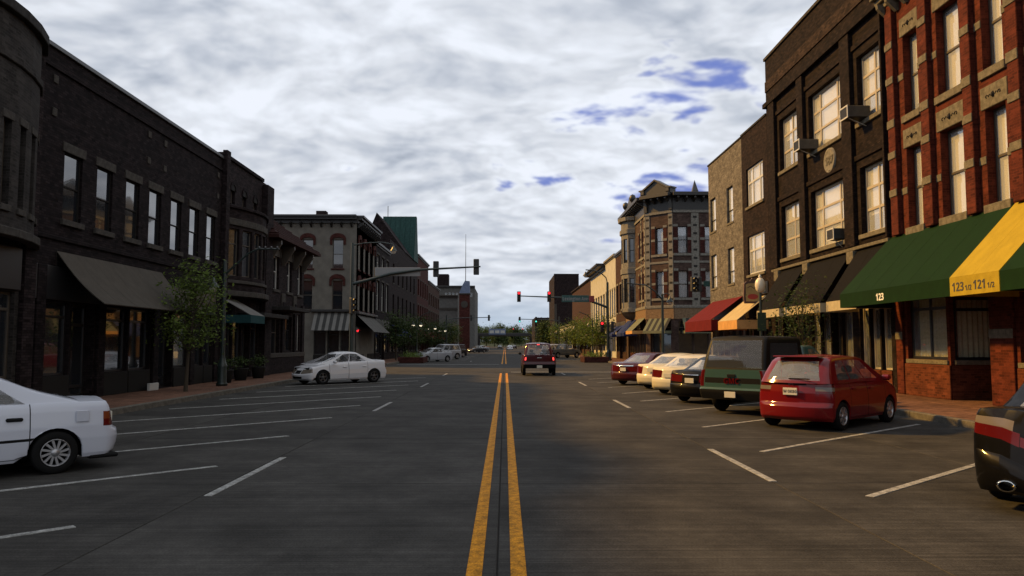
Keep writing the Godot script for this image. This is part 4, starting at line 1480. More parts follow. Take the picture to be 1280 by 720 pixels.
# A closed shell of layers t = 0..1. s holds:
#  rear, front: end profiles (t, x); side: (t, half width); rx, rz: corner radii; bulge; y: Callable(t, x)
#  fixed: [x0, x1] where the side zone is straight, or absent; xs: extra side stations; crown; feats
# Every feature takes the quads inside its zone and range out of the body as a part of its own.
func shell(car: Node3D, s: Dictionary) -> void:
	var feats: Array = s.feats
	var ts: Array = s.ts.duplicate()
	var zb := [[], [], []]  # rear b, side a, front b
	for f in feats:
		ts.append_array([f.t0, f.t1])
		zb[f.zone].append_array([f.a0, f.a1])
	var uniq := func(a: Array, eps: float) -> Array:
		a.sort()
		var r := [a[0]]
		for v in a:
			if v - r[-1] > eps: r.append(v)
		return r
	ts = uniq.call(ts, 0.004)
	var per := []   # [zone, parameter]; zone 0 rear, 1 side, 2 front, 3 rear corner, 4 front corner
	for b in uniq.call(zb[0] + [0.0, 0.3, 0.6, 0.85, 1.0], 0.004): per.append([0, b])
	for k in range(1, 6): per.append([3, k / 6.0])
	var sa: Array = zb[1] + [0.0, 0.15, 0.3, 0.45, 0.6, 0.75, 0.9, 1.0]
	for x in s.get("xs", []): sa.append((x - s.fixed[0]) / (s.fixed[1] - s.fixed[0]))
	for a in uniq.call(sa, 0.0015):
		if a >= 0 and a <= 1: per.append([1, a])
	for k in range(1, 6): per.append([4, k / 6.0])
	var fb: Array = uniq.call(zb[2] + [0.0, 0.3, 0.6, 0.85, 1.0], 0.004)
	fb.reverse()
	for b in fb: per.append([2, b])
	var n := per.size()
	var m := ts.size()
	var P := []
	for i in n:
		var col := []
		for j in m:
			var t: float = ts[j]
			var xr: float = pl(s.rear, t)
			var xf: float = pl(s.front, t)
			var w: float = pl(s.side, t)
			var rx: float = s.rx
			var rz: float = s.rz
			var x0: float = s.fixed[0] if s.has("fixed") else xr + s.bulge + rx
			var x1: float = s.fixed[1] if s.has("fixed") else xf - s.bulge - rx
			var q: float = per[i][1]
			var x: float
			var z: float
			match per[i][0]:
				0:
					z = q * (w - rz)
					x = xr + s.bulge * q * q
				3:   # corner that leaves the bowed end without a kink
					var rr: float = x0 - xr - s.bulge
					var mm := clampf(2.0 * s.bulge / (w - rz) * rz / maxf(rr, 0.02), 0.0, 0.45)
					var s0 := mm / (1.0 - mm)
					var a := lerpf(asin(s0), PI / 2, q)
					z = w - rz + rz * (sin(a) - s0) / (1.0 - s0)
					x = xr + s.bulge + rr * (1.0 - cos(a) / cos(asin(s0)))
				1:
					x = lerpf(x0, x1, q)
					z = w
				4:
					var rr: float = xf - s.bulge - x1
					var mm := clampf(2.0 * s.bulge / (w - rz) * rz / maxf(rr, 0.02), 0.0, 0.45)
					var s0 := mm / (1.0 - mm)
					var a := lerpf(PI / 2, asin(s0), q)
					z = w - rz + rz * (sin(a) - s0) / (1.0 - s0)
					x = x1 + rr * cos(a) / cos(asin(s0))
				2:
					z = q * (w - rz)
					x = xf - s.bulge * q * q
			z *= 1.0 - s.get("taper", 0.0) * pow(absf(x) / 2.3, 4.0)
			var ty := t
			if per[i][0] == 0: ty -= s.get("slant", 0.0) * clampf((1.0 - q) / 0.5, 0.0, 1.0) * 4.0 * t * (1.0 - t)
			elif per[i][0] == 3: ty += s.get("slant", 0.0) * 0.4 * q * 4.0 * t * (1.0 - t)
			elif per[i][0] == 1: ty += s.get("slant", 0.0) * 0.4 * clampf(1.0 - q / 0.12, 0.0, 1.0) * 4.0 * t * (1.0 - t)
			col.append(Vector3(x, s.y.call(ty, x), z))
		P.append(col)
	var N := []
	for i in n:
		var col := []
		for j in m:
			var di: Vector3 = P[mini(i + 1, n - 1)][j] - P[maxi(i - 1, 0)][j]
			var j0 := maxi(j - 1, 0)
			var j1 := mini(j + 1, m - 1)
			while j1 < m - 1 and P[i][j1].distance_squared_to(P[i][j0]) < 1e-6: j1 += 1
			var dj: Vector3 = P[i][j1] - P[i][j0]
			var v := di.cross(dj)
			if v.length_squared() < 1e-12: v = Vector3(0, 0, 1)
			if i == 0 or i == n - 1: v.z = 0
			col.append(v.normalized())
		N.append(col)
	var out := {}
	var put := func(key: String, a: Array, flip: bool):
		if not out.has(key): out[key] = [PackedVector3Array(), PackedVector3Array()]
		var d: Array = out[key]
		for k in ([0, 2, 1, 0, 3, 2] if not flip else [0, 1, 2, 0, 2, 3]):
			var p: Vector3 = a[k][0]
			var v: Vector3 = a[k][1]
			if flip:
				p.z = -p.z
				v.z = -v.z
			d[0].append(p)
			d[1].append(v)
	var zone_of := {0: 0, 1: 1, 2: 2}
	for i in n - 1:
		var z: int = per[i][0] if per[i][0] == per[i + 1][0] else -1
		if z == -1: z = per[i][0] if per[i][0] >= 3 else per[i + 1][0]
		for j in m - 1:
			var tm: float = (ts[j] + ts[j + 1]) / 2
			var name_ := "body"
			for f in feats:
				var hit := false
				if z < 3 and f.zone == z:
					var am: float = (per[i][1] + per[i + 1][1]) / 2
					hit = am > f.a0 and am < f.a1
				elif z == 3: hit = (f.zone == 0 and f.a1 > 1.0) or (f.zone == 1 and f.a0 < 0.0)
				elif z == 4: hit = (f.zone == 2 and f.a1 > 1.0) or (f.zone == 1 and f.a1 > 1.0)
				if hit and tm > f.t0 and tm < f.t1:
					name_ = f.part
			var a := [[P[i][j], N[i][j]], [P[i + 1][j], N[i + 1][j]], [P[i + 1][j + 1], N[i + 1][j + 1]], [P[i][j + 1], N[i][j + 1]]]
			if (a[0][0] - a[2][0]).cross(a[1][0] - a[3][0]).length_squared() < 1e-14: continue
			var both: bool = s.single.has(name_)
			put.call(name_ + ("" if both else "|r"), a, false)
			put.call(name_ + ("" if both else "|l"), a, true)
	# deck or roof across the top layer
	var key: String = s.get("cap", "body")
	var fr := [1.0, 0.92, 0.75, 0.5, 0.25, 0.0]
	for i in n - 1:
		for k in fr.size() - 1:
			var a := []
			for q in [[i, k], [i + 1, k], [i + 1, k + 1], [i, k + 1]]:
				var b: Vector3 = P[q[0]][m - 1]
				var f: float = fr[q[1]]
				var p := Vector3(b.x, b.y + s.crown * (1 - f * f) * minf(1.0, absf(b.z) / 0.3), b.z * f)
				var v := Vector3(0, 1, 2 * s.crown * f / maxf(absf(b.z), 0.2))
				if q[1] == 0: v = (v.normalized() + N[q[0]][m - 1] * 0.6)
				var nx := mini(q[0] + 1, n - 1)
				var pv := maxi(q[0] - 1, 0)
				var dx: float = P[nx][m - 1].x - P[pv][m - 1].x
				if dx > 0.02: v.x -= (P[nx][m - 1].y - P[pv][m - 1].y) / dx
				a.append([p, v.normalized()])
			put.call(key, a, false)
			put.call(key, a, true)
	for k in out:
		var am := ArrayMesh.new()
		var arr := []
		arr.resize(Mesh.ARRAY_MAX)
		arr[Mesh.ARRAY_VERTEX] = out[k][0]
		arr[Mesh.ARRAY_NORMAL] = out[k][1]
		am.add_surface_from_arrays(Mesh.PRIMITIVE_TRIANGLES, arr)
		var nm: String = k.split("|")[0]
		part(car, s.names.get(nm, nm), am, s.mats.get(nm, s.paint))

func feat(part_: String, zone: int, a0: float, a1: float, t0: float, t1: float) -> Dictionary:
	return {"part": part_, "zone": zone, "a0": a0, "a1": a1, "t0": t0, "t1": t1}

func wheel_mesh(r: float, w: float) -> ArrayMesh:
	var key := "tyre%.3f" % r
	if not cache.has(key):
		var st := mb()
		lathe(st, [Vector2(r * 0.62, -w / 2 + 0.02), Vector2(r * 0.72, -w / 2), Vector2(r * 0.93, -w / 2 + 0.01), Vector2(r, -w / 2 + 0.045), Vector2(r, w / 2 - 0.045), Vector2(r * 0.93, w / 2 - 0.01), Vector2(r * 0.72, w / 2), Vector2(r * 0.62, w / 2 - 0.02)], 28)
		cache[key] = st.commit()
	return cache[key]

func rim_mesh(r: float, w: float, style: int) -> ArrayMesh:
	var key := "rim%.3f,%d" % [r, style]
	if cache.has(key): return cache[key]
	var st := mb()
	var R := r * 0.64
	lathe(st, [Vector2(R * 0.97, w / 2 - 0.09), Vector2(R, w / 2 - 0.03), Vector2(R, w / 2 - 0.008), Vector2(R * 0.93, w / 2 - 0.012), Vector2(R * 0.88, w / 2 - 0.05)], 24)
	lathe(st, [Vector2(R * 0.34, w / 2 - 0.06), Vector2(R * 0.28, w / 2 - 0.012), Vector2(R * 0.1, w / 2 - 0.004), Vector2(0.0, w / 2 - 0.002)], 16)
	var n: int = [5, 12, 7][style]
	for k in n:
		var a := TAU * k / n
		var sw := a + (0.22 if style == 1 else 0.0)
		var h: float = [0.16, 0.075, 0.13][style] * R
		var d := Vector3(sin(a), 0, cos(a))
		var e := Vector3(sin(sw), 0, cos(sw))
		var t := Vector3(cos(a), 0, -sin(a)) * h
		var y0 := Vector3(0, w / 2 - 0.02, 0)
		var y1 := Vector3(0, w / 2 - 0.045, 0)
		var q := [d * R * 0.25 - t + y0, e * R * 0.95 - t * 1.2 + y0, e * R * 0.95 + t * 1.2 + y0, d * R * 0.25 + t + y0]
		quad(st, q[3], q[2], q[1], q[0])
		quad(st, q[0], q[1], q[1] + y1 - y0, q[0] + y1 - y0)
		quad(st, q[2], q[3], q[3] + y1 - y0, q[2] + y1 - y0)
	cache[key] = st.commit()
	return cache[key]

func add_wheels(car: Node3D, xr: float, xf: float, track: float, r: float, w: float, style: int, rim := "rim_silver") -> void:
	if not cache.has("back%.3f" % r):
		var st := mb()
		lathe(st, [Vector2(0.0, 0.0), Vector2(r * 0.63, 0.0), Vector2(r * 0.63, 0.02)], 20)
		cache["back%.3f" % r] = st.commit()
	for x in [xr, xf]:
		for s in [-1, 1]:
			var o := part(car, "wheel", wheel_mesh(r, w), "tyre", Vector3(x, r, s * track / 2))
			o.basis = Basis(Vector3.RIGHT, s * PI / 2)
			part(o, "rim", rim_mesh(r, w, style), rim)
			part(o, "brake_disc", cache["back%.3f" % r], "tyre", Vector3(0, w / 2 - 0.1, 0))

# everything that makes a saloon, hatchback, estate or pickup out of two shells
func build_car(car: Node3D, c: Dictionary) -> void:
	var hw: float = c.w / 2
	var r: float = c.wheel
	var xr: float = c.axle[0]
	var xf: float = c.axle[1]
	var R: float = r + c.get("arch", 0.05)
	var y0: float = c.get("sill", 0.2)
	var deck: Array = c.deck
	var ends: Array = c.ends   # [rear x, front x]
	var yfun := func(t: float, x: float) -> float:
		var y := lerpf(y0, pl(deck, x), t)
		for xc in [xr, xf]:
			var dx: float = absf(x - xc)
			if dx < R: y = maxf(y, r + sqrt(R * R - dx * dx) * 0.98)
		return y
	var xs := []
	for xc in [xr, xf]:
		for k in 15: xs.append(xc + R * cos(PI * k / 14.0) * (0.999 if k > 0 and k < 14 else 1.0))
		xs.append(xc - R - 0.004)
		xs.append(xc + R + 0.004)
	for p in deck: xs.append(p.x)
	var fx := [ends[0] + c.get("rx", 0.34), ends[1] - c.get("rx", 0.34)]
	var A := func(x: float) -> float: return (x - fx[0]) / (fx[1] - fx[0])
	var feats := []
	for d in c.doors:   # each door: x range; gaps on both sides
		feats.append(feat("door", 1, A.call(d[0]), A.call(d[1]), c.get("door_t", 0.06), 1.0))
		feats.append(feat("door_gap", 1, A.call(d[0]) - 0.0035, A.call(d[0]), c.get("door_t", 0.06), 1.0))
		feats.append(feat("door_gap", 1, A.call(d[1]), A.call(d[1]) + 0.0035, c.get("door_t", 0.06), 1.0))
	feats.append(feat("door_gap", 1, A.call(c.doors[0][0]), A.call(c.doors[-1][1]), c.get("door_t", 0.06) - 0.012, c.get("door_t", 0.06)))
	for f in c.feats: feats.append(f)
	shell(car, {
		"ts": [0.0, 0.08, 0.2, 0.34, 0.48, 0.6, 0.72, 0.84, 0.92, 0.97, 1.0], "rear": c.rear, "front": c.front,
		"side": c.get("side", [Vector2(0, hw - 0.05), Vector2(0.08, hw - 0.02), Vector2(0.35, hw), Vector2(0.6, hw - 0.005), Vector2(0.84, hw - 0.03), Vector2(0.95, hw - 0.055), Vector2(1, hw - 0.085)]),
		"rx": c.get("rx", 0.34), "rz": c.get("rz", 0.3), "bulge": c.get("bulge", 0.09), "y": yfun, "fixed": fx, "xs": xs, "crown": c.get("crown", 0.04), "taper": c.get("taper", 0.05), "feats": feats, "slant": c.get("slant", 0.0),
		"single": {"body": 1, "rear_bumper": 1, "front_bumper": 1, "tailgate": 1, "boot_lid": 1, "black_band": 1, "grille": 1, "chrome_strip": 1, "lower_grille": 1, "light_bar": 1, "step_bumper": 1},
		"names": {"tail_light_amber": "tail_light", "tail_light_clear": "tail_light"}, "paint": c.paint,
		"mats": {"door_gap": "car_gap", "tail_light": "lamp_red", "tail_light_lit": "lamp_red_lit", "tail_light_clear": "lamp_clear", "tail_light_amber": "lamp_amber", "headlight": "lamp_clear", "black_band": "car_trim", "grille": "car_gap", "lower_grille": "car_gap", "chrome_strip": "chrome", "light_bar": "lamp_red", "side_trim": "car_trim", "step_bumper": "car_trim", "front_bumper": c.get("bumper", c.paint), "rear_bumper": c.get("bumper", c.paint)}})
	# glasshouse
	var g: Dictionary = c.glass
	house(car, g, c.paint, "car_glass", c.get("rear_glass", "car_glass"))
	# dark underside that closes the wheel arches
	var st := mb()
	bx(st, ends[0] + 0.25, ends[1] - 0.25, y0 + 0.02, c.get("under", 0.75), -hw + 0.27, hw - 0.27)
	part(car, "underbody", st, "car_gap")
	add_wheels(car, xr, xf, c.w - 0.2, r, 0.2, c.get("rim", 0), c.get("rim_mat", "rim_silver"))
	for q in c.get("handles", []):
		for s in [-1, 1]:
			st = mb()
			cb(st, q[0] - 0.1, q[0] + 0.1, q[1] - 0.025, q[1] + 0.025, hw - 0.04, hw + 0.012, 0.015)
			var o := part(car, "door_handle", st, c.get("handle_mat", c.paint))
			if s < 0: o.scale = Vector3(1, 1, -1)
	if c.has("mirror"):
		for s in [-1, 1]:
			st = mb()
			cb(st, c.mirror.x - 0.07, c.mirror.x + 0.07, c.mirror.y, c.mirror.y + 0.13, hw - 0.02, hw + 0.17, 0.04)
			var o := part(car, "door_mirror", st, c.get("mirror_mat", c.paint))
			if s < 0: o.scale = Vector3(1, 1, -1)
	if c.has("plate"):
		st = mb()
		cb(st, c.plate.x - 0.012, c.plate.x + 0.012, c.plate.y, c.plate.y + 0.15, -0.155, 0.155, 0.004)
		var p := part(car, "licence_plate", st, "plate")
		var tx := part(p, "lettering", text_mesh(c.get("plate_text", ""), 0.085, 0.003), "ink") if c.get("plate_text", "") != "" else null
		if tx: tx.transform = Transform3D(Basis(Vector3.UP, -PI / 2), Vector3(c.plate.x - 0.0135, c.plate.y + 0.075, 0.0))
	# seats seen through the glass
	for q in c.get("seats", [[-0.75, 0.5], [0.15, 0.5]]):
		for s in [-1, 1]:
			st = mb()
			cb(st, q[0] - 0.1, q[0] + 0.06, 0.6, c.glass.y0 + 0.16, s * 0.37 - 0.24, s * 0.37 + 0.24, 0.06)
			cb(st, q[0] - 0.1, q[0] + 0.0, c.glass.y0 + 0.18, c.glass.y0 + 0.34, s * 0.37 - 0.12, s * 0.37 + 0.12, 0.05)
			part(car, "seat", st, "seat")

func house(car: Node3D, g: Dictionary, paint: String, glass: String, rear_glass := "car_glass") -> void:
	var y0: float = g.y0
	var y1: float = g.y1
	var mid: float = (g.rear[-1].x * 0 + g.rear[-1].y + g.front[-1].y) / 2
	var half: float = maxf((g.front[-1].y - g.rear[-1].y) / 2, 0.3)
	var yf := func(t: float, x: float) -> float:
		var e: float = clampf((x - mid) / half, -1.6, 1.6)
		return lerpf(y0, y1, t) - g.get("arc", 0.05) * e * e * t
	var fe := []
	for w in g.windows: fe.append(feat("side_window", 1, w[0], w[1], g.get("wt0", 0.12), g.get("wt1", 0.86)))
	if g.get("back", true): fe.append(feat("rear_window", 0, 0.0, g.get("back_b", 0.95), g.get("bt0", 0.1), g.get("bt1", 0.9)))
	if g.get("fore", true): fe.append(feat("windscreen", 2, 0.0, 1.01, 0.06, 0.94))
	fe.append_array(g.get("feats", []))
	shell(car, {"ts": [0.0, 0.06, 0.2, 0.4, 0.6, 0.78, 0.9, 0.96, 1.0], "rear": g.rear, "front": g.front, "side": [Vector2(0, g.w0), Vector2(0.88, lerpf(g.w0, g.w1, 0.82)), Vector2(0.96, g.w1), Vector2(1, g.w1 - 0.05)],
		"rx": g.get("rx", 0.12), "rz": g.get("rz", 0.16), "bulge": g.get("bulge", 0.1), "y": yf, "crown": g.get("crown", 0.035), "feats": fe, "single": {"body": 1, "rear_window": 1, "windscreen": 1, "roof": 1, "high_brake_light": 1},
		"names": {"body": g.get("called", "cabin")}, "paint": paint, "cap": "roof", "mats": {"side_window": glass, "rear_window": rear_glass, "windscreen": glass, "high_brake_light": "lamp_red_lit"}})

func car_materials() -> void:
	mat("car_glass", 0.5, 0.53, 0.55, 0.03, {"a": 0.04, "metal": 0.02})
	mat("car_glass_rear", 0.5, 0.52, 0.52, 0.03, {"a": 0.06, "metal": 0.2})
	mat("car_gap", 0.006, 0.006, 0.006, 0.8)
	mat("car_trim", 0.008, 0.008, 0.008, 0.7)
	mat("chrome", 0.6, 0.6, 0.58, 0.12, {"metal": 1.0})
	mat("rim_silver", 0.32, 0.32, 0.33, 0.35, {"metal": 0.7})
	mat("rim_dark", 0.08, 0.08, 0.085, 0.4, {"metal": 0.6})
	mat("tyre", 0.008, 0.008, 0.008, 0.85)
	mat("lamp_red", 0.075, 0.004, 0.004, 0.15)
	mat("lamp_amber", 0.14, 0.03, 0.01, 0.15)
	mat("lamp_clear", 0.13, 0.11, 0.09, 0.15)
	mat("lamp_red_lit", 0.5, 0.02, 0.02, 0.2, {"glow": [1.0, 0.06, 0.05], "power": 1.5})
	mat("plate", 0.5, 0.48, 0.4, 0.5)
	mat("seat", 0.03, 0.03, 0.032, 0.9)
	for q in [["paint_snow", 0.42, 0.44, 0.5], ["paint_white_car", 0.5, 0.5, 0.52], ["paint_cream", 0.5, 0.46, 0.34], ["paint_cherry", 0.12, 0.004, 0.006], ["paint_claret", 0.045, 0.005, 0.008], ["paint_black", 0.003, 0.003, 0.0035], ["paint_teal", 0.035, 0.075, 0.062], ["paint_silver", 0.22, 0.23, 0.25], ["paint_pewter", 0.09, 0.09, 0.085], ["paint_crimson", 0.05, 0.004, 0.006], ["paint_navy", 0.012, 0.014, 0.02]]:
		mat(q[0], q[1], q[2], q[3], 0.4, {"coat": 0.35 if q[0] == "paint_black" else 0.7, "spec": 0.15})
	mat("cap_black", 0.005, 0.005, 0.005, 0.5, {"spec": 0.25})

func sedan(paint: String, o := {}) -> Dictionary:
	var c := {"w": 1.74, "wheel": 0.31, "axle": [-1.33, 1.33], "ends": [-2.3, 2.2], "sill": 0.2, "paint": paint, "rim": 0,
		"deck": [Vector2(-2.3, 0.92), Vector2(-2.0, 0.985), Vector2(-1.3, 0.99), Vector2(0.9, 0.95), Vector2(1.5, 0.87), Vector2(1.95, 0.78), Vector2(2.2, 0.66)],
		"rear": [Vector2(0, -2.18), Vector2(0.1, -2.27), Vector2(0.3, -2.3), Vector2(0.48, -2.28), Vector2(0.5, -2.23), Vector2(0.9, -2.17), Vector2(1, -2.1)],
		"front": [Vector2(0, 2.1), Vector2(0.15, 2.18), Vector2(0.5, 2.2), Vector2(0.75, 2.12), Vector2(1, 1.95)],
		"doors": [[-0.98, 0.02], [0.04, 1.02]], "handles": [[-0.8, 0.78], [0.25, 0.77]], "mirror": Vector2(0.82, 0.93),
		"feats": [feat("rear_bumper", 0, 0.0, 1.01, 0.0, 0.49), feat("boot_lid", 0, 0.0, 0.8, 0.5, 1.0), feat("tail_light", 0, 0.55, 1.01, 0.6, 0.86), feat("front_bumper", 2, 0.0, 1.01, 0.0, 0.55), feat("headlight", 2, 0.5, 1.01, 0.6, 0.9), feat("grille", 2, 0.0, 0.42, 0.62, 0.86), feat("lower_grille", 2, 0.0, 0.7, 0.14, 0.36)],
		"plate": Vector2(-2.24, 0.62), "seats": [[-0.75, 0.5], [0.1, 0.5]],
		"glass": {"y0": 0.93, "y1": 1.4, "rear": [Vector2(0, -1.75), Vector2(0.5, -1.4), Vector2(0.85, -1.08), Vector2(1, -0.85)], "front": [Vector2(0, 1.2), Vector2(0.5, 0.8), Vector2(0.85, 0.5), Vector2(1, 0.3)], "w0": 0.78, "w1": 0.58, "windows": [[0.12, 0.5], [0.53, 0.95]], "rx": 0.12, "arc": 0.05}}
	for k in o: c[k] = o[k]
	return c

func park(called: String, label: String, category: String, c: Dictionary, corner: Vector2, which: Vector2, deg: float, group := "cars parked along the kerb") -> Node3D:
	# corner: where the wheel `which` (-1 rear / 1 front, -1 left / 1 right) meets the road, as (x, d)
	var r := deg_to_rad(deg)
	var f := Vector2(cos(r), sin(r))
	var s := Vector2(sin(r), -cos(r))
	var at: Vector2 = corner - f * (c.axle[0] if which.x < 0 else c.axle[1]) - s * which.y * (c.w - 0.2) / 2
	var o := thing(called, label, category, Vector3(at.x, 0, -at.y), r, group)
	if deg > 0: c["rear_glass"] = "car_glass_rear"
	build_car(o, c)
	return o

func box_part(o: Node3D, called: String, m: String, x0: float, x1: float, y0: float, y1: float, z0: float, z1: float, b := 0.01) -> MeshInstance3D:
	var st := mb()
	cb(st, x0, x1, y0, y1, z0, z1, b)
	return part(o, called, st, m)

func make_cars() -> void:
	car_materials()
	# near left: white nineties saloon, tail to the road
	var c := sedan("paint_snow", {"w": 1.7, "wheel": 0.295, "axle": [-1.31, 1.31], "rim": 1, "handle_mat": "car_trim", "rim_mat": "rim_silver",
		"deck": [Vector2(-2.25, 0.93), Vector2(-2.05, 0.965), Vector2(-1.2, 0.98), Vector2(0.9, 0.92), Vector2(1.5, 0.84), Vector2(1.95, 0.74), Vector2(2.2, 0.62)]})
	c.feats = [feat("rear_bumper", 0, 0.0, 1.01, 0.0, 0.48), feat("rear_bumper", 1, -0.1, 0.115, 0.0, 0.48), feat("boot_lid", 0, 0.0, 0.75, 0.5, 1.0), feat("tail_light", 0, 0.55, 1.01, 0.55, 0.82), feat("tail_light", 1, -0.1, 0.012, 0.55, 0.82), feat("tail_light_amber", 1, -0.01, 0.012, 0.68, 0.82), feat("side_trim", 1, 0.23, 0.9, 0.36, 0.41), feat("headlight", 2, 0.5, 1.01, 0.6, 0.85)]
	c.glass.merge({"rear": [Vector2(0, -1.95), Vector2(0.4, -1.5), Vector2(0.8, -1.05), Vector2(1, -0.75)], "windows": [[0.26, 0.56], [0.585, 0.95]], "y1": 1.385, "w0": 0.76, "w1": 0.56}, true)
	var o := park("white_sedan", "white older sedan with black door handle and a side rubbing strip", "car", c, Vector2(-6.29, 10.91), Vector2(-1, -1), -135)
	box_part(o, "fuel_door", "paint_snow", -1.72, -1.55, 0.7, 0.86, -0.856, -0.842, 0.006)
	box_part(o, "mud_flap", "car_trim", -2.15, -1.75, 0.16, 0.22, -0.8, 0.8, 0.02)
	# white saloon before the crossing
	c = sedan("paint_white_car", {"axle": [-1.35, 1.35], "rim_mat": "rim_dark", "wheel": 0.32,
		"deck": [Vector2(-2.2, 1.0), Vector2(-2.0, 1.03), Vector2(-1.3, 1.02), Vector2(1.0, 0.92), Vector2(1.5, 0.84), Vector2(1.95, 0.74), Vector2(2.25, 0.62)]})
	c.glass.merge({"rear": [Vector2(0, -1.95), Vector2(0.4, -1.55), Vector2(0.8, -1.0), Vector2(1, -0.7)], "front": [Vector2(0, 1.75), Vector2(0.5, 1.1), Vector2(0.85, 0.6), Vector2(1, 0.35)], "y0": 0.9, "y1": 1.43, "windows": [[0.2, 0.53], [0.55, 0.86]], "wt0": 0.2}, true)
	park("white_sedan", "white rounded sedan with dark wheels parked by the tile roofed building", "car", c, Vector2(-6.15, 36.2), Vector2(-1, -1), -136)
	# right side, from the near edge
	c = sedan("paint_black", {"w": 1.85, "wheel": 0.325, "axle": [-1.4, 1.4], "ends": [-2.5, 2.4],
		"deck": [Vector2(-2.5, 1.02), Vector2(-2.25, 1.09), Vector2(-1.3, 1.06), Vector2(1.0, 1.0), Vector2(1.6, 0.92), Vector2(2.1, 0.82), Vector2(2.4, 0.7)],
		"rear": [Vector2(0, -2.36), Vector2(0.1, -2.46), Vector2(0.3, -2.5), Vector2(0.44, -2.47), Vector2(0.46, -2.42), Vector2(0.8, -2.38), Vector2(1, -2.32)],
		"front": [Vector2(0, 2.3), Vector2(0.15, 2.38), Vector2(0.5, 2.4), Vector2(0.75, 2.32), Vector2(1, 2.15)]})
	c.feats = [feat("rear_bumper", 0, 0.0, 1.01, 0.0, 0.45), feat("boot_lid", 0, 0.0, 0.62, 0.47, 1.0), feat("tail_light", 0, 0.7, 1.01, 0.66, 0.8), feat("tail_light_clear", 0, 0.82, 1.01, 0.8, 0.9), feat("tail_light", 0, 0.5, 0.69, 0.67, 0.77), feat("tail_light", 1, -0.1, 0.035, 0.66, 0.8), feat("tail_light_clear", 1, -0.1, 0.02, 0.8, 0.9), feat("chrome_strip", 0, 0.0, 0.5, 0.785, 0.815), feat("headlight", 2, 0.5, 1.01, 0.6, 0.9)]
	c["slant"] = 0.13
	c.plate = Vector2(-2.43, 0.68)
	c.glass.merge({"y0": 1.0, "y1": 1.47, "w0": 0.82, "w1": 0.62}, true)
	o = park("black_sedan", "glossy black sedan with red and clear tail lights and a chrome boot strip", "car", c, Vector2(5.85, 9.13), Vector2(-1, -1), 43)
	for s in [-1, 1]:
		var st := mb()
		lathe(st, [Vector2(0.05, 0.0), Vector2(0.062, 0.0), Vector2(0.062, 0.12), Vector2(0.05, 0.12), Vector2(0.05, 0.0)], 14)
		var e := part(o, "exhaust_tip", st, "chrome", Vector3(-2.44, 0.3, s * 0.52))
		e.basis = Basis(Vector3.FORWARD, PI / 2) * Basis(Vector3.UP, 0)
		e.scale = Vector3(1, 1, 1.5)
	# red hatchback
	c = {"w": 1.69, "wheel": 0.3, "axle": [-1.25, 1.25], "ends": [-1.95, 1.98], "sill": 0.2, "paint": "paint_cherry", "rim": 2, "rx": 0.3, "rz": 0.26, "bulge": 0.1,
		"deck": [Vector2(-1.95, 1.02), Vector2(-1.2, 1.02), Vector2(0.9, 0.98), Vector2(1.35, 0.95), Vector2(1.7, 0.84), Vector2(1.98, 0.66)],
		"rear": [Vector2(0, -1.84), Vector2(0.08, -1.92), Vector2(0.3, -1.95), Vector2(0.42, -1.93), Vector2(0.44, -1.88), Vector2(0.72, -1.88), Vector2(1, -1.83)],
		"front": [Vector2(0, 1.88), Vector2(0.2, 1.96), Vector2(0.5, 1.98), Vector2(0.75, 1.88), Vector2(1, 1.7)],
		"doors": [[-0.85, 0.02], [0.04, 1.0]], "handles": [[-0.68, 0.86], [0.22, 0.84]], "mirror": Vector2(0.86, 0.98), "plate": Vector2(-1.905, 0.73), "plate_text": "W 0K80", "seats": [[-0.75, 0.5], [0.1, 0.5]],
		"feats": [feat("rear_bumper", 0, 0.0, 1.01, 0.0, 0.43), feat("tailgate", 0, 0.0, 0.9, 0.44, 1.0), feat("tail_light", 0, 0.9, 1.01, 0.7, 0.99), feat("tail_light_clear", 0, 0.9, 1.01, 0.76, 0.86), feat("tail_light", 1, -0.1, 0.02, 0.7, 0.99), feat("tail_light_clear", 1, -0.1, 0.02, 0.76, 0.86), feat("black_band", 0, 0.0, 0.6, 0.9, 1.0), feat("headlight", 2, 0.5, 1.01, 0.6, 0.95), feat("lower_grille", 2, 0.0, 0.7, 0.12, 0.36)],
		"glass": {"y0": 0.98, "y1": 1.54, "rear": [Vector2(0, -1.88), Vector2(0.4, -1.8), Vector2(0.85, -1.63), Vector2(1, -1.5)], "front": [Vector2(0, 1.5), Vector2(0.5, 0.95), Vector2(0.85, 0.55), Vector2(1, 0.3)], "w0": 0.8, "w1": 0.63, "windows": [[0.09, 0.3], [0.32, 0.57], [0.59, 0.84]], "rx": 0.16, "rz": 0.2, "arc": 0.05, "back_b": 1.0, "bt0": 0.12}}
	o = park("red_hatchback", "red hatchback with a wide rear window parked before the brown building", "car", c, Vector2(7.0, 16.15), Vector2(-1, 1), 43)
	for q in [[-0.045, 0.0, 0.014, 0.075], [0.045, 0.0, 0.014, 0.075], [0.0, 0.0, 0.045, 0.013]]:
		box_part(o, "badge", "chrome", -1.865, -1.845, 0.965 - q[3] / 2, 0.965 + q[3] / 2, q[0] - q[2] / 2, q[0] + q[2] / 2, 0.003)
	box_part(o, "rear_spoiler", "paint_cherry", -1.66, -1.35, 1.515, 1.55, -0.5, 0.5, 0.014)
	box_part(o, "rear_wiper", "car_trim", -1.87, -1.845, 1.06, 1.085, -0.05, 0.42, 0.008)
	# green pickup with a black canopy on the bed
	c = pickup("paint_teal", {"w": 2.0, "wheel": 0.37, "rear_at": -2.65})
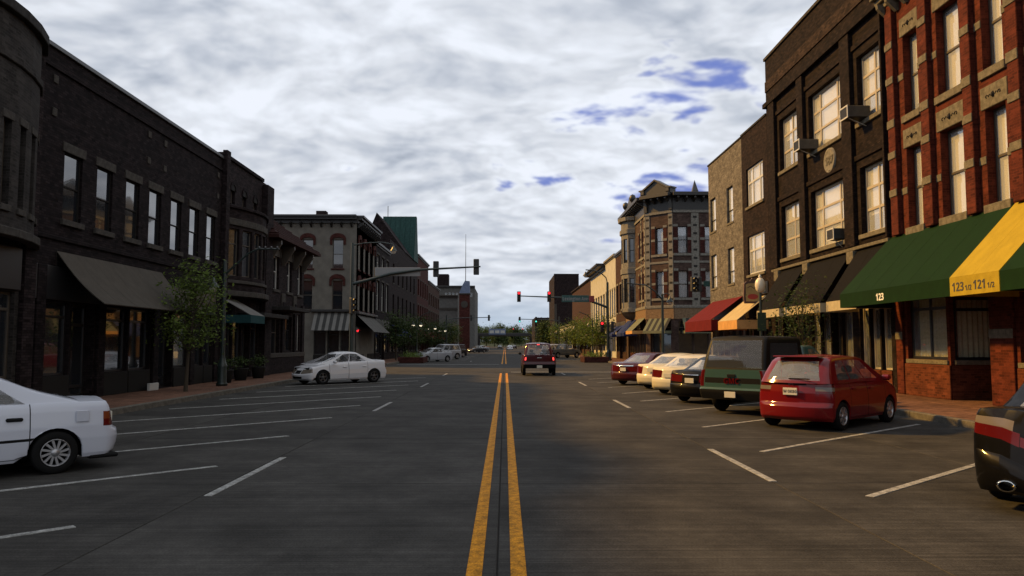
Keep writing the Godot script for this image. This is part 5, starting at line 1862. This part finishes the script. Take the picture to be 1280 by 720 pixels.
	c.feats = [feat("step_bumper", 0, 0.0, 1.01, 0.0, 0.33), feat("tailgate", 0, 0.0, 0.93, 0.36, 1.0), feat("black_band", 0, 0.0, 0.9, 0.54, 0.72), feat("tail_light", 0, 0.93, 1.01, 0.42, 0.98), feat("tail_light", 1, -0.1, 0.012, 0.42, 0.98), feat("headlight", 2, 0.6, 1.01, 0.7, 0.95), feat("grille", 2, 0.0, 0.55, 0.6, 0.95)]
	o = park("green_pickup", "green pickup truck with a black canopy over its bed", "pickup truck", c, Vector2(5.9, 21.0), Vector2(-1, -1), 43)
	house(o, {"y0": 1.1, "y1": 1.98, "rear": [Vector2(0, -2.62), Vector2(0.5, -2.5), Vector2(0.9, -2.36), Vector2(1, -2.28)], "front": [Vector2(0, -0.42), Vector2(1, -0.46)], "w0": 0.92, "w1": 0.8, "windows": [[0.08, 0.9]], "wt0": 0.3, "wt1": 0.82, "rx": 0.08, "rz": 0.1, "bulge": 0.02, "arc": 0.0, "fore": false, "back_b": 0.99, "bt0": 0.1, "bt1": 0.9, "called": "canopy"}, "cap_black", "car_glass")
	var tx := part(o, "lettering", text_mesh("GMC", 0.2, 0.012), "lamp_red")
	tx.transform = Transform3D(Basis(Vector3.UP, -PI / 2), Vector3(-2.665, 0.855, 0.0))
	box_part(o, "tailgate_handle", "car_trim", -2.67, -2.64, 0.95, 1.03, -0.12, 0.12)
	# black saloon
	c = sedan("paint_black", {"w": 1.78})
	c.feats.append(feat("chrome_strip", 0, 0.0, 0.5, 0.86, 0.9))
	o = park("black_sedan", "black sedan squeezed in beside the green pickup", "car", c, Vector2(5.7, 24.5), Vector2(-1, -1), 43)
	c = sedan("paint_cream", {"w": 1.76})
	c.feats[2] = feat("tail_light", 0, 0.5, 1.01, 0.55, 0.88)
	o = park("white_sedan", "white sedan with round red tail lights next to the black sedan", "car", c, Vector2(5.85, 28.3), Vector2(-1, -1), 43)
	c = sedan("paint_cream", {"w": 1.82, "plate": Vector2(-2.26, 0.7)})
	c.feats[2] = feat("tail_light", 0, 0.86, 1.01, 0.55, 0.92)
	c.feats.append(feat("tail_light", 1, -0.1, 0.02, 0.55, 0.92))
	o = park("cream_sedan", "cream boxy sedan with slim upright tail lights", "car", c, Vector2(5.9, 31.75), Vector2(-1, -1), 43)
	c = sedan("paint_claret", {"w": 1.82, "ends": [-2.4, 2.3]})
	c.rear = [Vector2(0, -2.28), Vector2(0.1, -2.37), Vector2(0.3, -2.4), Vector2(0.48, -2.38), Vector2(0.5, -2.33), Vector2(0.9, -2.3), Vector2(1, -2.22)]
	c.feats[2] = feat("tail_light", 0, 0.45, 1.01, 0.58, 0.9)
	c.feats.append(feat("chrome_strip", 0, 0.0, 0.86, 0.84, 0.93))
	c.plate = Vector2(-2.36, 0.62)
	o = park("claret_sedan", "dark claret sedan with a silver strip across its boot", "car", c, Vector2(5.35, 34.9), Vector2(-1, -1), 43)
	# red pickup waiting at the lights, brake lights on
	c = pickup("paint_crimson", {"w": 1.92, "wheel": 0.4, "sill": 0.42, "rear_at": -2.55})
	c.deck = [Vector2(-2.65, 1.18), Vector2(1.2, 1.18), Vector2(1.5, 1.16), Vector2(2.3, 1.1), Vector2(2.6, 0.95)]
	c.feats = [feat("step_bumper", 0, 0.0, 1.01, 0.0, 0.3), feat("tailgate", 0, 0.0, 0.86, 0.32, 1.0), feat("tail_light", 0, 0.88, 1.01, 0.5, 0.97), feat("tail_light_lit", 0, 0.9, 1.0, 0.6, 0.82), feat("headlight", 2, 0.6, 1.01, 0.7, 0.95)]
	c.glass = {"y0": 1.12, "y1": 1.84, "rear": [Vector2(0, -1.3), Vector2(0.6, -1.18), Vector2(1, -1.0)], "front": [Vector2(0, 1.45), Vector2(0.5, 1.1), Vector2(1, 0.5)], "w0": 0.86, "w1": 0.7, "windows": [[0.1, 0.45], [0.5, 0.9]], "arc": 0.03, "back_b": 1.0, "feats": [feat("high_brake_light", 0, 0.0, 0.14, 0.91, 0.97)]}
	c.doors = [[-0.95, 0.1], [0.12, 1.2]]
	c.mirror = Vector2(1.0, 1.15)
	c.mirror_mat = "car_trim"
	o = thing("red_pickup", "red crew cab pickup waiting in the road with its brake lights on", "pickup truck", Vector3(1.97, 0, -46.3), PI / 2)
	build_car(o, c)
	box_part(o, "tailgate_badge", "chrome", -2.575, -2.55, 1.0, 1.03, -0.14, 0.14, 0.004)
	# beyond the crossing
	c = sedan("paint_silver", {})
	park("silver_sedan", "silver sedan parked by the planter before the chimney building", "car", c, Vector2(-5.9, 79.0), Vector2(-1, -1), -135, "cars parked beyond the crossing")
	c = sedan("paint_silver", {"w": 1.9, "wheel": 0.37})
	c.glass = {"y0": 1.0, "y1": 1.75, "rear": [Vector2(0, -2.2), Vector2(1, -1.95)], "front": [Vector2(0, 1.35), Vector2(1, 0.6)], "w0": 0.85, "w1": 0.7, "windows": [[0.05, 0.3], [0.33, 0.62], [0.65, 0.92]], "arc": 0.02}
	c.deck = [Vector2(-2.3, 1.08), Vector2(1.2, 1.06), Vector2(1.9, 0.98), Vector2(2.2, 0.8)]
	var suv := c
	park("silver_estate", "silver estate parked beyond the silver sedan", "car", c, Vector2(-5.7, 92.0), Vector2(-1, -1), -135, "cars parked beyond the crossing")
	c = c.duplicate(true)
	c.paint = "paint_navy"
	park("navy_estate", "dark navy estate parked beyond the silver estate", "car", c, Vector2(-5.7, 105.0), Vector2(-1, -1), -135, "cars parked beyond the crossing")
	c = pickup("paint_pewter", {"w": 1.9, "wheel": 0.37})
	park("grey_pickup", "grey pickup parked before the white row buildings", "pickup truck", c, Vector2(5.6, 99.0), Vector2(-1, -1), 40, "cars parked beyond the crossing")
	c = suv.duplicate(true)
	c.paint = "paint_white_car"
	park("white_estate", "white estate parked beyond the grey pickup", "car", c, Vector2(5.6, 108.0), Vector2(-1, -1), 43, "cars parked beyond the crossing")
	c = sedan("paint_white_car", {})
	o = thing("distant_sedan", "tiny white sedan far off driving away up the street", "car", Vector3(1.6, 0, -235), PI / 2)
	build_car(o, c)
	var k := 0
	for q in [[-1.9, 300.0, -90.0, "paint_navy", "tiny dark sedan far off in the oncoming lane"], [-5.8, 190.0, -135.0, "paint_silver", "tiny silver sedan parked past the clock tower"], [-5.8, 160.0, -135.0, "paint_navy", "small dark sedan parked before the clock tower"], [3.6, 290.0, 90.0, "paint_navy", "tiny dark sedan far off following the tiny white sedan"]]:
		o = thing("distant_sedan", q[4], "car", Vector3(q[0], 0, -q[1]), deg_to_rad(q[2]))
		build_car(o, sedan(q[3], {}))

func pickup(paint: String, o := {}) -> Dictionary:
	var ra: float = o.get("rear_at", -2.6)
	var c := {"w": 1.92, "wheel": 0.37, "axle": [-1.65, 1.75], "ends": [ra, 2.6], "sill": 0.38, "paint": paint, "rim": 0, "rx": 0.14, "rz": 0.1, "bulge": 0.02, "arch": 0.08, "crown": 0.0, "taper": 0.01, "under": 0.9,
		"deck": [Vector2(ra, 1.15), Vector2(1.2, 1.15), Vector2(1.5, 1.14), Vector2(2.3, 1.08), Vector2(2.6, 0.95)],
		"rear": [Vector2(0, ra), Vector2(0.3, ra - 0.08), Vector2(0.33, ra - 0.08), Vector2(0.35, ra), Vector2(1, ra)],
		"front": [Vector2(0, 2.5), Vector2(0.4, 2.62), Vector2(1, 2.55)],
		"doors": [[-0.2, 1.05]], "handles": [[0.0, 0.98]], "mirror": Vector2(0.95, 1.12), "plate": Vector2(ra - 0.09, 0.44), "seats": [[0.2, 0.5]],
		"feats": [feat("step_bumper", 0, 0.0, 1.01, 0.0, 0.33), feat("tailgate", 0, 0.0, 0.9, 0.36, 1.0), feat("tail_light", 0, 0.91, 1.01, 0.45, 0.97), feat("headlight", 2, 0.6, 1.01, 0.7, 0.95)],
		"glass": {"y0": 1.1, "y1": 1.76, "rear": [Vector2(0, -0.42), Vector2(1, -0.28)], "front": [Vector2(0, 1.45), Vector2(0.5, 1.1), Vector2(1, 0.65)], "w0": 0.86, "w1": 0.7, "windows": [[0.25, 0.9]], "arc": 0.02}}
	for k in o:
		if k != "rear_at": c[k] = o[k]
	return c

# ---------------------------------------------------------------- trees and plants
func leaf_mesh(seed_: int, clumps: Array, per: int, size: float, spread: float) -> ArrayMesh:
	var r := RandomNumberGenerator.new()
	r.seed = seed_
	var v := PackedVector3Array()
	var nn := PackedVector3Array()
	for c in clumps:
		for k in per:
			var p: Vector3 = c[0] + Vector3(r.randfn(0, 1), r.randfn(0, 0.75), r.randfn(0, 1)) * spread * c[1]
			var ax := Vector3(r.randfn(0, 1), r.randfn(0, 0.5), r.randfn(0, 1)).normalized()
			var up := Vector3(r.randfn(0, 0.5), 1, r.randfn(0, 0.5)).normalized()
			var sd := ax.cross(up).normalized()
			var n := sd.cross(ax).normalized()
			var l := size * r.randf_range(0.6, 1.3)
			var a: Vector3 = p - ax * l
			var b: Vector3 = p + sd * l * 0.55 + n * l * 0.12
			var d: Vector3 = p - sd * l * 0.55 + n * l * 0.12
			var e: Vector3 = p + ax * l
			for q in [a, e, b, a, d, e]:
				v.append(q)
				nn.append(n)
	var arr := []
	arr.resize(Mesh.ARRAY_MAX)
	arr[Mesh.ARRAY_VERTEX] = v
	arr[Mesh.ARRAY_NORMAL] = nn
	var m := ArrayMesh.new()
	m.add_surface_from_arrays(Mesh.PRIMITIVE_TRIANGLES, arr)
	return m

# o: h (height), fork (where limbs start), wide (crown radius), trunk, per, leaf, clumps, m
func tree_meshes(key: String, seed_: int, o: Dictionary) -> Array:
	if cache.has(key): return cache[key]
	var r := RandomNumberGenerator.new()
	r.seed = seed_
	var H: float = o.h
	var fork: float = o.fork
	var W: float = o.wide
	var st := mb()
	var lean := Vector3(r.randf_range(-0.05, 0.05), 0, r.randf_range(-0.05, 0.05)) * H
	var tr := []
	var rad := []
	for k in 7:
		var t := k / 6.0
		tr.append(Vector3(0, H * 0.8 * t, 0) + lean * t + Vector3(sin(t * 5 + seed_), 0, cos(t * 4 + seed_)) * 0.02 * H * t)
		rad.append(lerpf(o.trunk, o.trunk * 0.2, t))
	tube(st, tr, rad, 8)
	var clumps := []
	for k in int(o.clumps):
		var t := pow((k + 0.5) / float(o.clumps), 0.8)
		var y := lerpf(fork, H * 0.93, t)
		var shape := sqrt(clampf(1.0 - pow((t - 0.42) / 0.62, 2.0), 0.08, 1.0))
		var a := k * 2.4 + r.randf() * 0.9
		var d := W * shape * r.randf_range(0.45, 0.85)
		var tip := Vector3(cos(a) * d, y + r.randf_range(-0.1, 0.1) * H * 0.2, sin(a) * d) + lean * t
		var root: Vector3 = tr[clampi(int(t * 4) + 1, 1, 5)]
		root.y = maxf(fork * 0.8, minf(root.y, tip.y - 0.1 * H))
		root = Vector3(lean.x * root.y / H, root.y, lean.z * root.y / H)
		tube(st, [root, root.lerp(tip, 0.5) + Vector3(0, -0.03 * H, 0), tip], [o.trunk * 0.4, o.trunk * 0.25, o.trunk * 0.1], 5)
		clumps.append([tip, r.randf_range(0.75, 1.25)])
		clumps.append([root.lerp(tip, 0.62), 0.7])
	cache[key] = [st.commit(), leaf_mesh(seed_ + 7, clumps, o.per, o.leaf, W * 0.26)]
	return cache[key]

func tree(called: String, label: String, at: Vector3, key: String, seed_: int, o: Dictionary, turn := 0.0, group := "", scale_ := 1.0) -> void:
	var m := tree_meshes(key, seed_, o)
	var t := thing(called, label, "tree", at, turn, group)
	var a := part(t, "trunk", m[0], "bark")
	var b := part(t, "crown", m[1], o.get("m", "leaf"))
	t.scale = Vector3.ONE * scale_

func plants() -> void:
	var small := {"h": 4.7, "fork": 1.75, "wide": 1.2, "trunk": 0.075, "per": 95, "leaf": 0.065, "clumps": 18, "m": "leaf"}
	tree("young_tree", "young green tree growing in front of the sand awning", Vector3(-11.1, WALK, -27.0), "young_a", 4, small)
	tree("young_tree", "young dark tree growing before the black awnings", Vector3(11.25, WALK, -29.3), "young_b", 9, {"h": 4.3, "fork": 1.6, "wide": 1.35, "trunk": 0.06, "per": 42, "leaf": 0.06, "clumps": 17, "m": "leaf_dark"})
	var mid := {"h": 5.2, "fork": 1.7, "wide": 1.7, "trunk": 0.09, "per": 46, "leaf": 0.14, "clumps": 14, "m": "leaf"}
	var k := 0
	for q in [[10.9, 88.0, 1.0, "small green street tree before the rose red row building"], [10.8, 97.0, 0.95, "small green street tree before the white row building"], [11.0, 106.0, 1.05, "small green street tree before the blue and white cornice building"], [10.8, 120.0, 1.1, "small green street tree at the start of the wide brown building"], [11.0, 138.0, 1.0, "small green street tree before the middle of the wide brown building"], [10.8, 160.0, 1.2, "green street tree before the small white shop building"]]:
		tree("street_tree", q[3], Vector3(q[0], WALK, -q[1]), "mid_%d" % (k % 2), 20 + k % 2, mid, k * 1.7, "street trees beyond the crossing on the right", q[2])
		k += 1
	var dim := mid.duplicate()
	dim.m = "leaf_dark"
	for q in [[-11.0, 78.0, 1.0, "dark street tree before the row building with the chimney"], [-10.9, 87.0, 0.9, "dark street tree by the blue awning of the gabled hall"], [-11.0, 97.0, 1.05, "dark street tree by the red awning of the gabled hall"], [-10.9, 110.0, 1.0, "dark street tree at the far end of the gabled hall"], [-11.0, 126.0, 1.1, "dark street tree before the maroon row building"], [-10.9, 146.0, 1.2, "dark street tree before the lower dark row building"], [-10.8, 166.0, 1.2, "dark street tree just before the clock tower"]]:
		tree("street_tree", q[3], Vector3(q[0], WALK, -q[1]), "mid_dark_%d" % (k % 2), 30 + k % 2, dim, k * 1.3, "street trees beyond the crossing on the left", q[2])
		k += 1
	var far := {"h": 13.0, "fork": 3.0, "wide": 6.0, "trunk": 0.35, "per": 110, "leaf": 0.42, "clumps": 22, "m": "leaf_far"}
	for q in [[-46, 400, 1.0], [-34, 420, 1.1], [-24, 390, 0.9], [-15, 372, 0.8], [-4, 455, 1.05], [6, 470, 1.0], [14, 372, 0.85], [15.5, 300, 0.8], [23, 400, 1.05], [33, 380, 1.1], [44, 410, 1.1], [56, 400, 1.0], [-58, 410, 1.1], [20, 330, 0.9], [-26, 345, 0.8], [-12, 500, 1.0], [-20, 510, 1.1], [-1, 505, 0.8], [11, 515, 0.9], [22, 505, 1.0], [2.5, 530, 1.0], [-7, 525, 0.9]]:
		tree("far_tree", "distant round tree closing the end of the street", Vector3(q[0], 0, -q[1]), "far_%d" % (k % 3), 50 + k % 3, far, k * 1.1, "distant trees at the end of the street", q[2])
		k += 1
	tree("big_street_tree", "broad green tree standing in front of the distant pale building", Vector3(11.4, 0, -205), "far_0", 50, far, 0.4, "", 0.62)
	# raised brick bed at the far corner, and the low one opposite
	for q in [[8.9, 76.5, "low brick planter with shrubs by the mast with the street name sign"], [-8.9, 75.0, "low brick planter with shrubs before the beige corner building"]]:
		var t := thing("brick_planter", q[2], "planter", Vector3(q[0], 0, -q[1]))
		var st := mb()
		cb(st, -1.2, 1.2, 0, 0.55, 1.75, 2.0, 0.03)
		cb(st, -1.2, 1.2, 0, 0.55, -2.0, -1.75, 0.03)
		cb(st, -1.2, -0.95, 0, 0.55, -1.748, 1.748, 0.03)
		cb(st, 0.95, 1.2, 0, 0.55, -1.748, 1.748, 0.03)
		part(t, "rim_wall", st, "brick_maroon")
		st = mb()
		bx(st, -0.94, 0.94, 0.0, 0.45, -1.74, 1.74)
		part(t, "soil", st, "earth")
		var cl := []
		for i in 14: cl.append([Vector3(-0.8 + 1.6 * fmod(i * 0.618, 1.0), 0.62 + 0.1 * (i % 3), -1.6 + 3.2 * i / 13.0), 1.0])
		var sh := part(t, "shrub", leaf_mesh(61, cl, 40, 0.09, 0.22), "leaf")
	# flower tubs at the foot of the oriel building
	var tubs := [[-11.9, 33.0], [-12.0, 35.2], [-11.9, 37.4]]
	for i in 3:
		var q: Array = tubs[i]
		var t := thing("flower_tub", "dark tub with leafy plants at the foot of the oriel building", "planter", Vector3(q[0], WALK, -q[1]), 0.0, "tubs by the left lamp post")
		var st := mb()
		lathe(st, [Vector2(0.0, 0.0), Vector2(0.24, 0.0), Vector2(0.33, 0.5), Vector2(0.36, 0.52), Vector2(0.34, 0.56), Vector2(0.0, 0.5)], 14)
		part(t, "tub", st, "frame_dark")
		part(t, "foliage", leaf_mesh(70 + i, [[Vector3(0, 0.75, 0), 1.0], [Vector3(0.12, 0.9, 0.1), 0.8], [Vector3(-0.14, 0.85, 0.05), 0.8]], 90, 0.06, 0.17), "leaf_dark")

# ---------------------------------------------------------------- poles, lamps and signals
func post(t: Node3D, h: float, r: float, m := "pole_green") -> void:
	var st := mb()
	lathe(st, [Vector2(0.0, 0.0), Vector2(r * 2.6, 0.0), Vector2(r * 2.6, 0.1), Vector2(r * 2.1, 0.14), Vector2(r * 2.0, 0.75), Vector2(r * 2.3, 0.8), Vector2(r * 1.5, 0.95), Vector2(r * 1.3, 1.1)], 14)
	part(t, "base", st, m)
	st = mb()
	lathe(st, [Vector2(r * 1.25, 1.0), Vector2(r, 1.4), Vector2(r * 0.8, h), Vector2(0.0, h + 0.02)], 12)
	part(t, "pole", st, m)

# a signal head looking along local +z; lit: index from the top or -1
func head(t: Node3D, at: Vector3, turn: float, lit: int, lamp: String, lenses := 3) -> MeshInstance3D:
	var h := lenses * 0.36
	var st := mb()
	cb(st, -0.19, 0.19, -h / 2, h / 2, -0.12, 0.12, 0.03)
	var o := part(t, "signal_head", st, "signal_black", at)
	o.rotation.y = turn
	for k in lenses:
		var y := h / 2 - 0.18 - k * 0.36
		var ls := mb()
		lathe(ls, [Vector2(0.135, 0.0), Vector2(0.11, 0.03), Vector2(0.06, 0.045), Vector2(0.0, 0.05)], 16)
		var l := part(o, "signal_lens", ls, lamp if k == lit else "signal_off", Vector3(0, y, 0.115))
		l.basis = Basis(Vector3.RIGHT, PI / 2)
		var v := mb()
		lathe(v, [Vector2(0.15, 0.0), Vector2(0.155, 0.2)], 12, Vector3.ZERO, PI * 0.55, PI * 1.45 + 0.0)
		var vz := part(o, "visor", v, "signal_black", Vector3(0, y, 0.12))
		vz.basis = Basis(Vector3.RIGHT, PI / 2)
	return o

func bell_lamp(t: Node3D, at: Vector3, lit := false) -> void:
	var st := mb()
	lathe(st, [Vector2(0.02, 0.42), Vector2(0.05, 0.4), Vector2(0.07, 0.28), Vector2(0.2, 0.08), Vector2(0.24, 0.0), Vector2(0.22, 0.0)].map(func(p): return p), 14, at)
	part(t, "lamp_hood", st, "pole_green")
	st = mb()
	lathe(st, [Vector2(0.0, -0.2), Vector2(0.11, -0.16), Vector2(0.17, -0.05), Vector2(0.19, 0.02)], 14, at)
	part(t, "lamp_glass", st, "lamp_lit" if lit else "lamp_bell")

func make_furniture() -> void:
	# signal pole on the near left corner, heads turned to the oncoming traffic
	var t := thing("signal_mast", "dark green signal mast with a long arm between tile roof and beige buildings", "traffic signal", Vector3(-10.35, WALK, -52.0))
	post(t, 8.5, 0.14)
	var st := mb()
	tube(st, [Vector3(0, 5.7, 0), Vector3(1.0, 5.95, 0), Vector3(2.6, 6.4, 0), Vector3(4.5, 6.68, 0), Vector3(8.7, 6.9, 0)], [0.12, 0.11, 0.1, 0.08, 0.05], 8)
	part(t, "signal_arm", st, "pole_green")
	st = mb()
	tube(st, [Vector3(0, 8.35, 0), Vector3(0.8, 8.5, 0), Vector3(2.0, 8.55, 0), Vector3(2.75, 8.4, 0)], 0.045, 6)
	part(t, "lamp_arm", st, "pole_green")
	bell_lamp(t, Vector3(2.78, 7.95, 0))
	head(t, Vector3(5.65, 6.75, -0.25), PI, -1, "signal_red")
	head(t, Vector3(8.4, 6.9, -0.25), PI, -1, "signal_red")
	head(t, Vector3(0.1, 4.2, 0.32), 0.9, -1, "signal_red")
	head(t, Vector3(0.38, 2.55, 0.1), 0.9, 0, "signal_red", 1).scale = Vector3(0.7, 0.7, 0.7)
	st = mb()
	cb(st, 1.5, 4.6, 6.25, 6.85, -0.12, -0.09, 0.01)
	part(t, "sign_back", st, "ink_grey")
	# signal pole on the far right corner, showing red to the camera
	t = thing("signal_mast", "dark green signal mast with red lights and a street name sign", "traffic signal", Vector3(10.6, WALK, -79.0))
	post(t, 8.0, 0.15)
	st = mb()
	tube(st, [Vector3(0, 5.4, 0), Vector3(-0.9, 5.75, 0), Vector3(-2.2, 6.2, 0), Vector3(-4.0, 6.4, 0), Vector3(-9.3, 6.6, 0)], [0.13, 0.12, 0.1, 0.08, 0.05], 8)
	part(t, "signal_arm", st, "pole_green")
	st = mb()
	tube(st, [Vector3(0, 7.9, 0), Vector3(-0.15, 8.5, 0), Vector3(-0.7, 9.0, 0), Vector3(-1.5, 9.25, 0), Vector3(-2.25, 9.3, 0)], 0.06, 6)
	part(t, "lamp_arm", st, "pole_green")
	bell_lamp(t, Vector3(-2.28, 8.7, 0))
	head(t, Vector3(-9.15, 6.5, 0.25), 0, 0, "signal_red")
	head(t, Vector3(-6.05, 6.5, 0.25), 0, 0, "signal_red")
	head(t, Vector3(-0.62, 3.4, 0.22), 0, 0, "signal_red")
	st = mb()
	cb(st, -0.6, 0.6, 3.45, 3.52, 0.05, 0.12, 0.01)
	part(t, "head_bracket", st, "pole_green")
	head(t, Vector3(0.45, 3.4, 0.1), PI / 2, -1, "signal_red")
	st = mb()
	cb(st, -4.75, -1.95, 5.95, 6.65, 0.14, 0.17, 0.01)
	var sg := part(t, "street_name_sign", st, "street_sign")
	var tx := part(sg, "lettering", text_mesh("Lexington Ave", 0.5, 0.006), "ink_grey", Vector3(-3.35, 6.29, 0.174))
	tx.scale = Vector3(0.78, 1, 1)
	st = mb()
	cb(st, -1.92, -1.4, 5.98, 6.6, 0.14, 0.17, 0.01)
	part(t, "red_plate", st, "street_sign_red")
	# heads for the cross street, on an arm that comes out from behind the tan building
	t = thing("signal_mast", "signal mast of the cross street half hidden by the tan brick building", "traffic signal", Vector3(17.5, WALK, -56.0))
	post(t, 6.8, 0.13)
	st = mb()
	tube(st, [Vector3(0, 5.7, 0), Vector3(-1.6, 5.95, 0), Vector3(-3.9, 6.0, 0)], [0.09, 0.07, 0.05], 6)
	part(t, "signal_arm", st, "pole_green")
	head(t, Vector3(-3.75, 6.0, 0.2), 0.5, -1, "signal_red")
	head(t, Vector3(-3.3, 6.0, 0.15), -1.2, -1, "signal_red")
	st = mb()
	cb(st, -2.95, -2.3, 5.85, 6.25, 0.06, 0.08, 0.005)
	part(t, "street_name_sign", st, "street_sign")
	# lamp posts
	t = thing("lamp_post", "black lamp post with an outstretched arm beside the young green tree", "street lamp", Vector3(-11.2, WALK, -30.7))
	post(t, 5.0, 0.085)
	st = mb()
	tube(st, [Vector3(0, 4.4, 0), Vector3(0.35, 4.75, 0), Vector3(0.9, 5.25, 0), Vector3(1.3, 5.45, 0), Vector3(2.15, 5.45, 0)], [0.05, 0.045, 0.04, 0.04, 0.03], 6)
	part(t, "arm", st, "pole_green")
	for k in 4:
		st = mb()
		lathe(st, [Vector2(0.0, -0.06), Vector2(0.05, -0.02), Vector2(0.05, 0.03), Vector2(0.0, 0.07)], 8, Vector3(1.35 + k * 0.24, 5.5, 0))
		part(t, "knob", st, "pole_grey")
	bell_lamp(t, Vector3(-0.45, 3.9, 0))
	t = thing("lamp_post", "black lamp post with a bell lamp beside the red awning", "street lamp", Vector3(10.6, WALK, -55.7 + 4.2))
	post(t, 5.0, 0.1)
	st = mb()
	tube(st, [Vector3(0, 4.6, 0), Vector3(-0.5, 5.2, 0), Vector3(-1.1, 5.6, 0), Vector3(-2.4, 5.75, 0)], [0.06, 0.05, 0.045, 0.04], 6)
	part(t, "arm", st, "pole_green")
	st = mb()
	tube(st, [Vector3(0, 4.9, 0), Vector3(0.25, 5.05, 0), Vector3(0.5, 4.95, 0)], 0.03, 5)
	part(t, "side_arm", st, "pole_green")
	bell_lamp(t, Vector3(0.5, 4.45, 0))
	t = thing("globe_lamp", "lamp post with a pale round globe in front of the narrow brick building", "street lamp", Vector3(11.0, WALK, -32.9))
	post(t, 3.85, 0.07)
	st = mb()
	lathe(st, [Vector2(0.0, 3.86), Vector2(0.11, 3.88), Vector2(0.19, 4.0), Vector2(0.22, 4.18), Vector2(0.19, 4.36), Vector2(0.1, 4.48), Vector2(0.0, 4.52)], 18)
	part(t, "globe", st, "lamp_globe")
	st = mb()
	lathe(st, [Vector2(0.05, 4.5), Vector2(0.07, 4.56), Vector2(0.0, 4.68)], 10)
	part(t, "globe_cap", st, "lamp_bell")
	st = mb()
	cb(st, -0.19, 0.19, 2.2, 3.0, 0.1, 0.13, 0.01)
	part(t, "green_plate", st, "parking_plate")
	for k in 5: # two lamps per side on the pavements beyond
		for s in [-1, 1]:
			var d := 92.0 + k * 19.0
			t = thing("far_lamp_post", (["twin lamp post with glowing lamps by the blue awning of the gabled hall", "twin lamp post with glowing lamps at the far end of the gabled hall", "twin lamp post with glowing lamps by the maroon row building", "twin lamp post before the lower dark row building", "twin lamp post next to the clock tower"] if s < 0 else ["twin lamp post before the white row building", "twin lamp post before the blue and white cornice building", "twin lamp post before the wide brown building", "twin lamp post where the wide brown building ends", "twin lamp post before the small white shop building"])[k], "street lamp", Vector3(s * 10.5, WALK, -d), 0.0, "lamp posts beyond the crossing")
			post(t, 4.6, 0.09)
			st = mb()
			tube(st, [Vector3(0, 4.5, 0), Vector3(-s * 0.6, 5.1, 0), Vector3(-s * 1.6, 5.5, 0)], 0.045, 5)
			part(t, "arm", st, "pole_green")
			for e in [-0.45, 0.45]: bell_lamp(t, Vector3(e, 3.9, 0), s < 0 and k < 3)
	# far signals
	for q in [[10.6, -1, 150.0, 1, "far signal mast showing green lights by the small white shop building", "signal_green", 2], [-10.6, 1, 140.0, 0, "far signal mast seen from behind by the lower dark row building", "signal_green", -1], [10.6, -1, 262.0, 1, "most distant signal mast showing red before the rail bridge", "signal_red", 0]]:
		t = thing("far_signal_mast", q[4], "traffic signal", Vector3(q[0], WALK, -q[2]))
		post(t, 7.0, 0.14)
		st = mb()
		tube(st, [Vector3(0, 6.2, 0), Vector3(q[1] * 3.0, 6.4, 0), Vector3(q[1] * 8.0, 6.5, 0)], 0.07, 6)
		part(t, "signal_arm", st, "pole_green")
		for x in [4.5, 7.7]: head(t, Vector3(q[1] * x, 6.4, 0.2 if q[3] else -0.2), 0.0 if q[3] else PI, q[6], q[5])
	# hanging shop sign on the narrow brick building
	t = thing("hanging_sign", "ornate cream and red hanging shop sign above the cream awning", "sign", Vector3(12.55, 3.85, -38.75))
	st = mb()
	prism(st, [Vector2(-0.42, 0), Vector2(0.42, 0), Vector2(0.46, 0.3), Vector2(0.42, 1.0), Vector2(0.3, 1.12), Vector2(0.12, 1.14), Vector2(0.0, 1.3), Vector2(-0.12, 1.14), Vector2(-0.3, 1.12), Vector2(-0.42, 1.0), Vector2(-0.46, 0.3)], -0.06, 0.06)
	part(t, "board", st, "sign_brown")
	st = mb()
	prism(st, [Vector2(-0.34, 0.1), Vector2(0.34, 0.1), Vector2(0.34, 0.95), Vector2(0.2, 1.02), Vector2(-0.2, 1.02), Vector2(-0.34, 0.95)], 0.06, 0.075)
	part(t, "face_panel", st, "sign_gold")
	st = mb()
	var oval := []
	for k in 16: oval.append(Vector2(cos(TAU * k / 16) * 0.27, 0.34 + sin(TAU * k / 16) * 0.14))
	prism(st, oval, 0.075, 0.085)
	part(t, "red_oval", st, "sign_red")
	st = mb()
	tube(st, [Vector3(-0.26, 0.8, 0.08), Vector3(-0.1, 0.88, 0.08), Vector3(0.05, 0.76, 0.08), Vector3(0.25, 0.86, 0.08)], 0.02, 5)
	part(t, "scroll", st, "sign_brown")
	st = mb()
	tube(st, [Vector3(-0.1, 1.2, 0), Vector3(0.65, 1.2, 0)], 0.03, 5)
	part(t, "bracket", st, "frame_black")
	# railway bridge that closes the view
	t = thing("rail_bridge", "distant dark bridge over the street carrying a blue and white panel", "bridge", Vector3(0, 0, -340))
	for s in [-1, 1]:
		st = mb()
		cb(st, minf(s * 11.0, s * 40.0), maxf(s * 11.0, s * 40.0), -0.1, 5.2, -6, 6, 0.1)
		part(t, "abutment", st, "stone_dark")
	st = mb()
	cb(st, -40, 40, 5.2, 6.6, -5, 5, 0.1)
	part(t, "girder", st, "tin_dark")
	st = mb()
	cb(st, -7.0, 0.4, 5.9, 8.4, 5.02, 5.2, 0.03)
	part(t, "blue_panel", st, "render_blue")
	for k in 3:
		st = mb()
		cb(st, -6.6 + k * 2.4, -4.8 + k * 2.4, 6.5, 7.7, 5.2, 5.24, 0.01)
		part(t, "white_panel", st, "render_white")

func _ready() -> void:
	make_view()
	make_materials()
	make_ground()
	right_row()
	left_row()
	make_cars()
	make_furniture()
	plants()
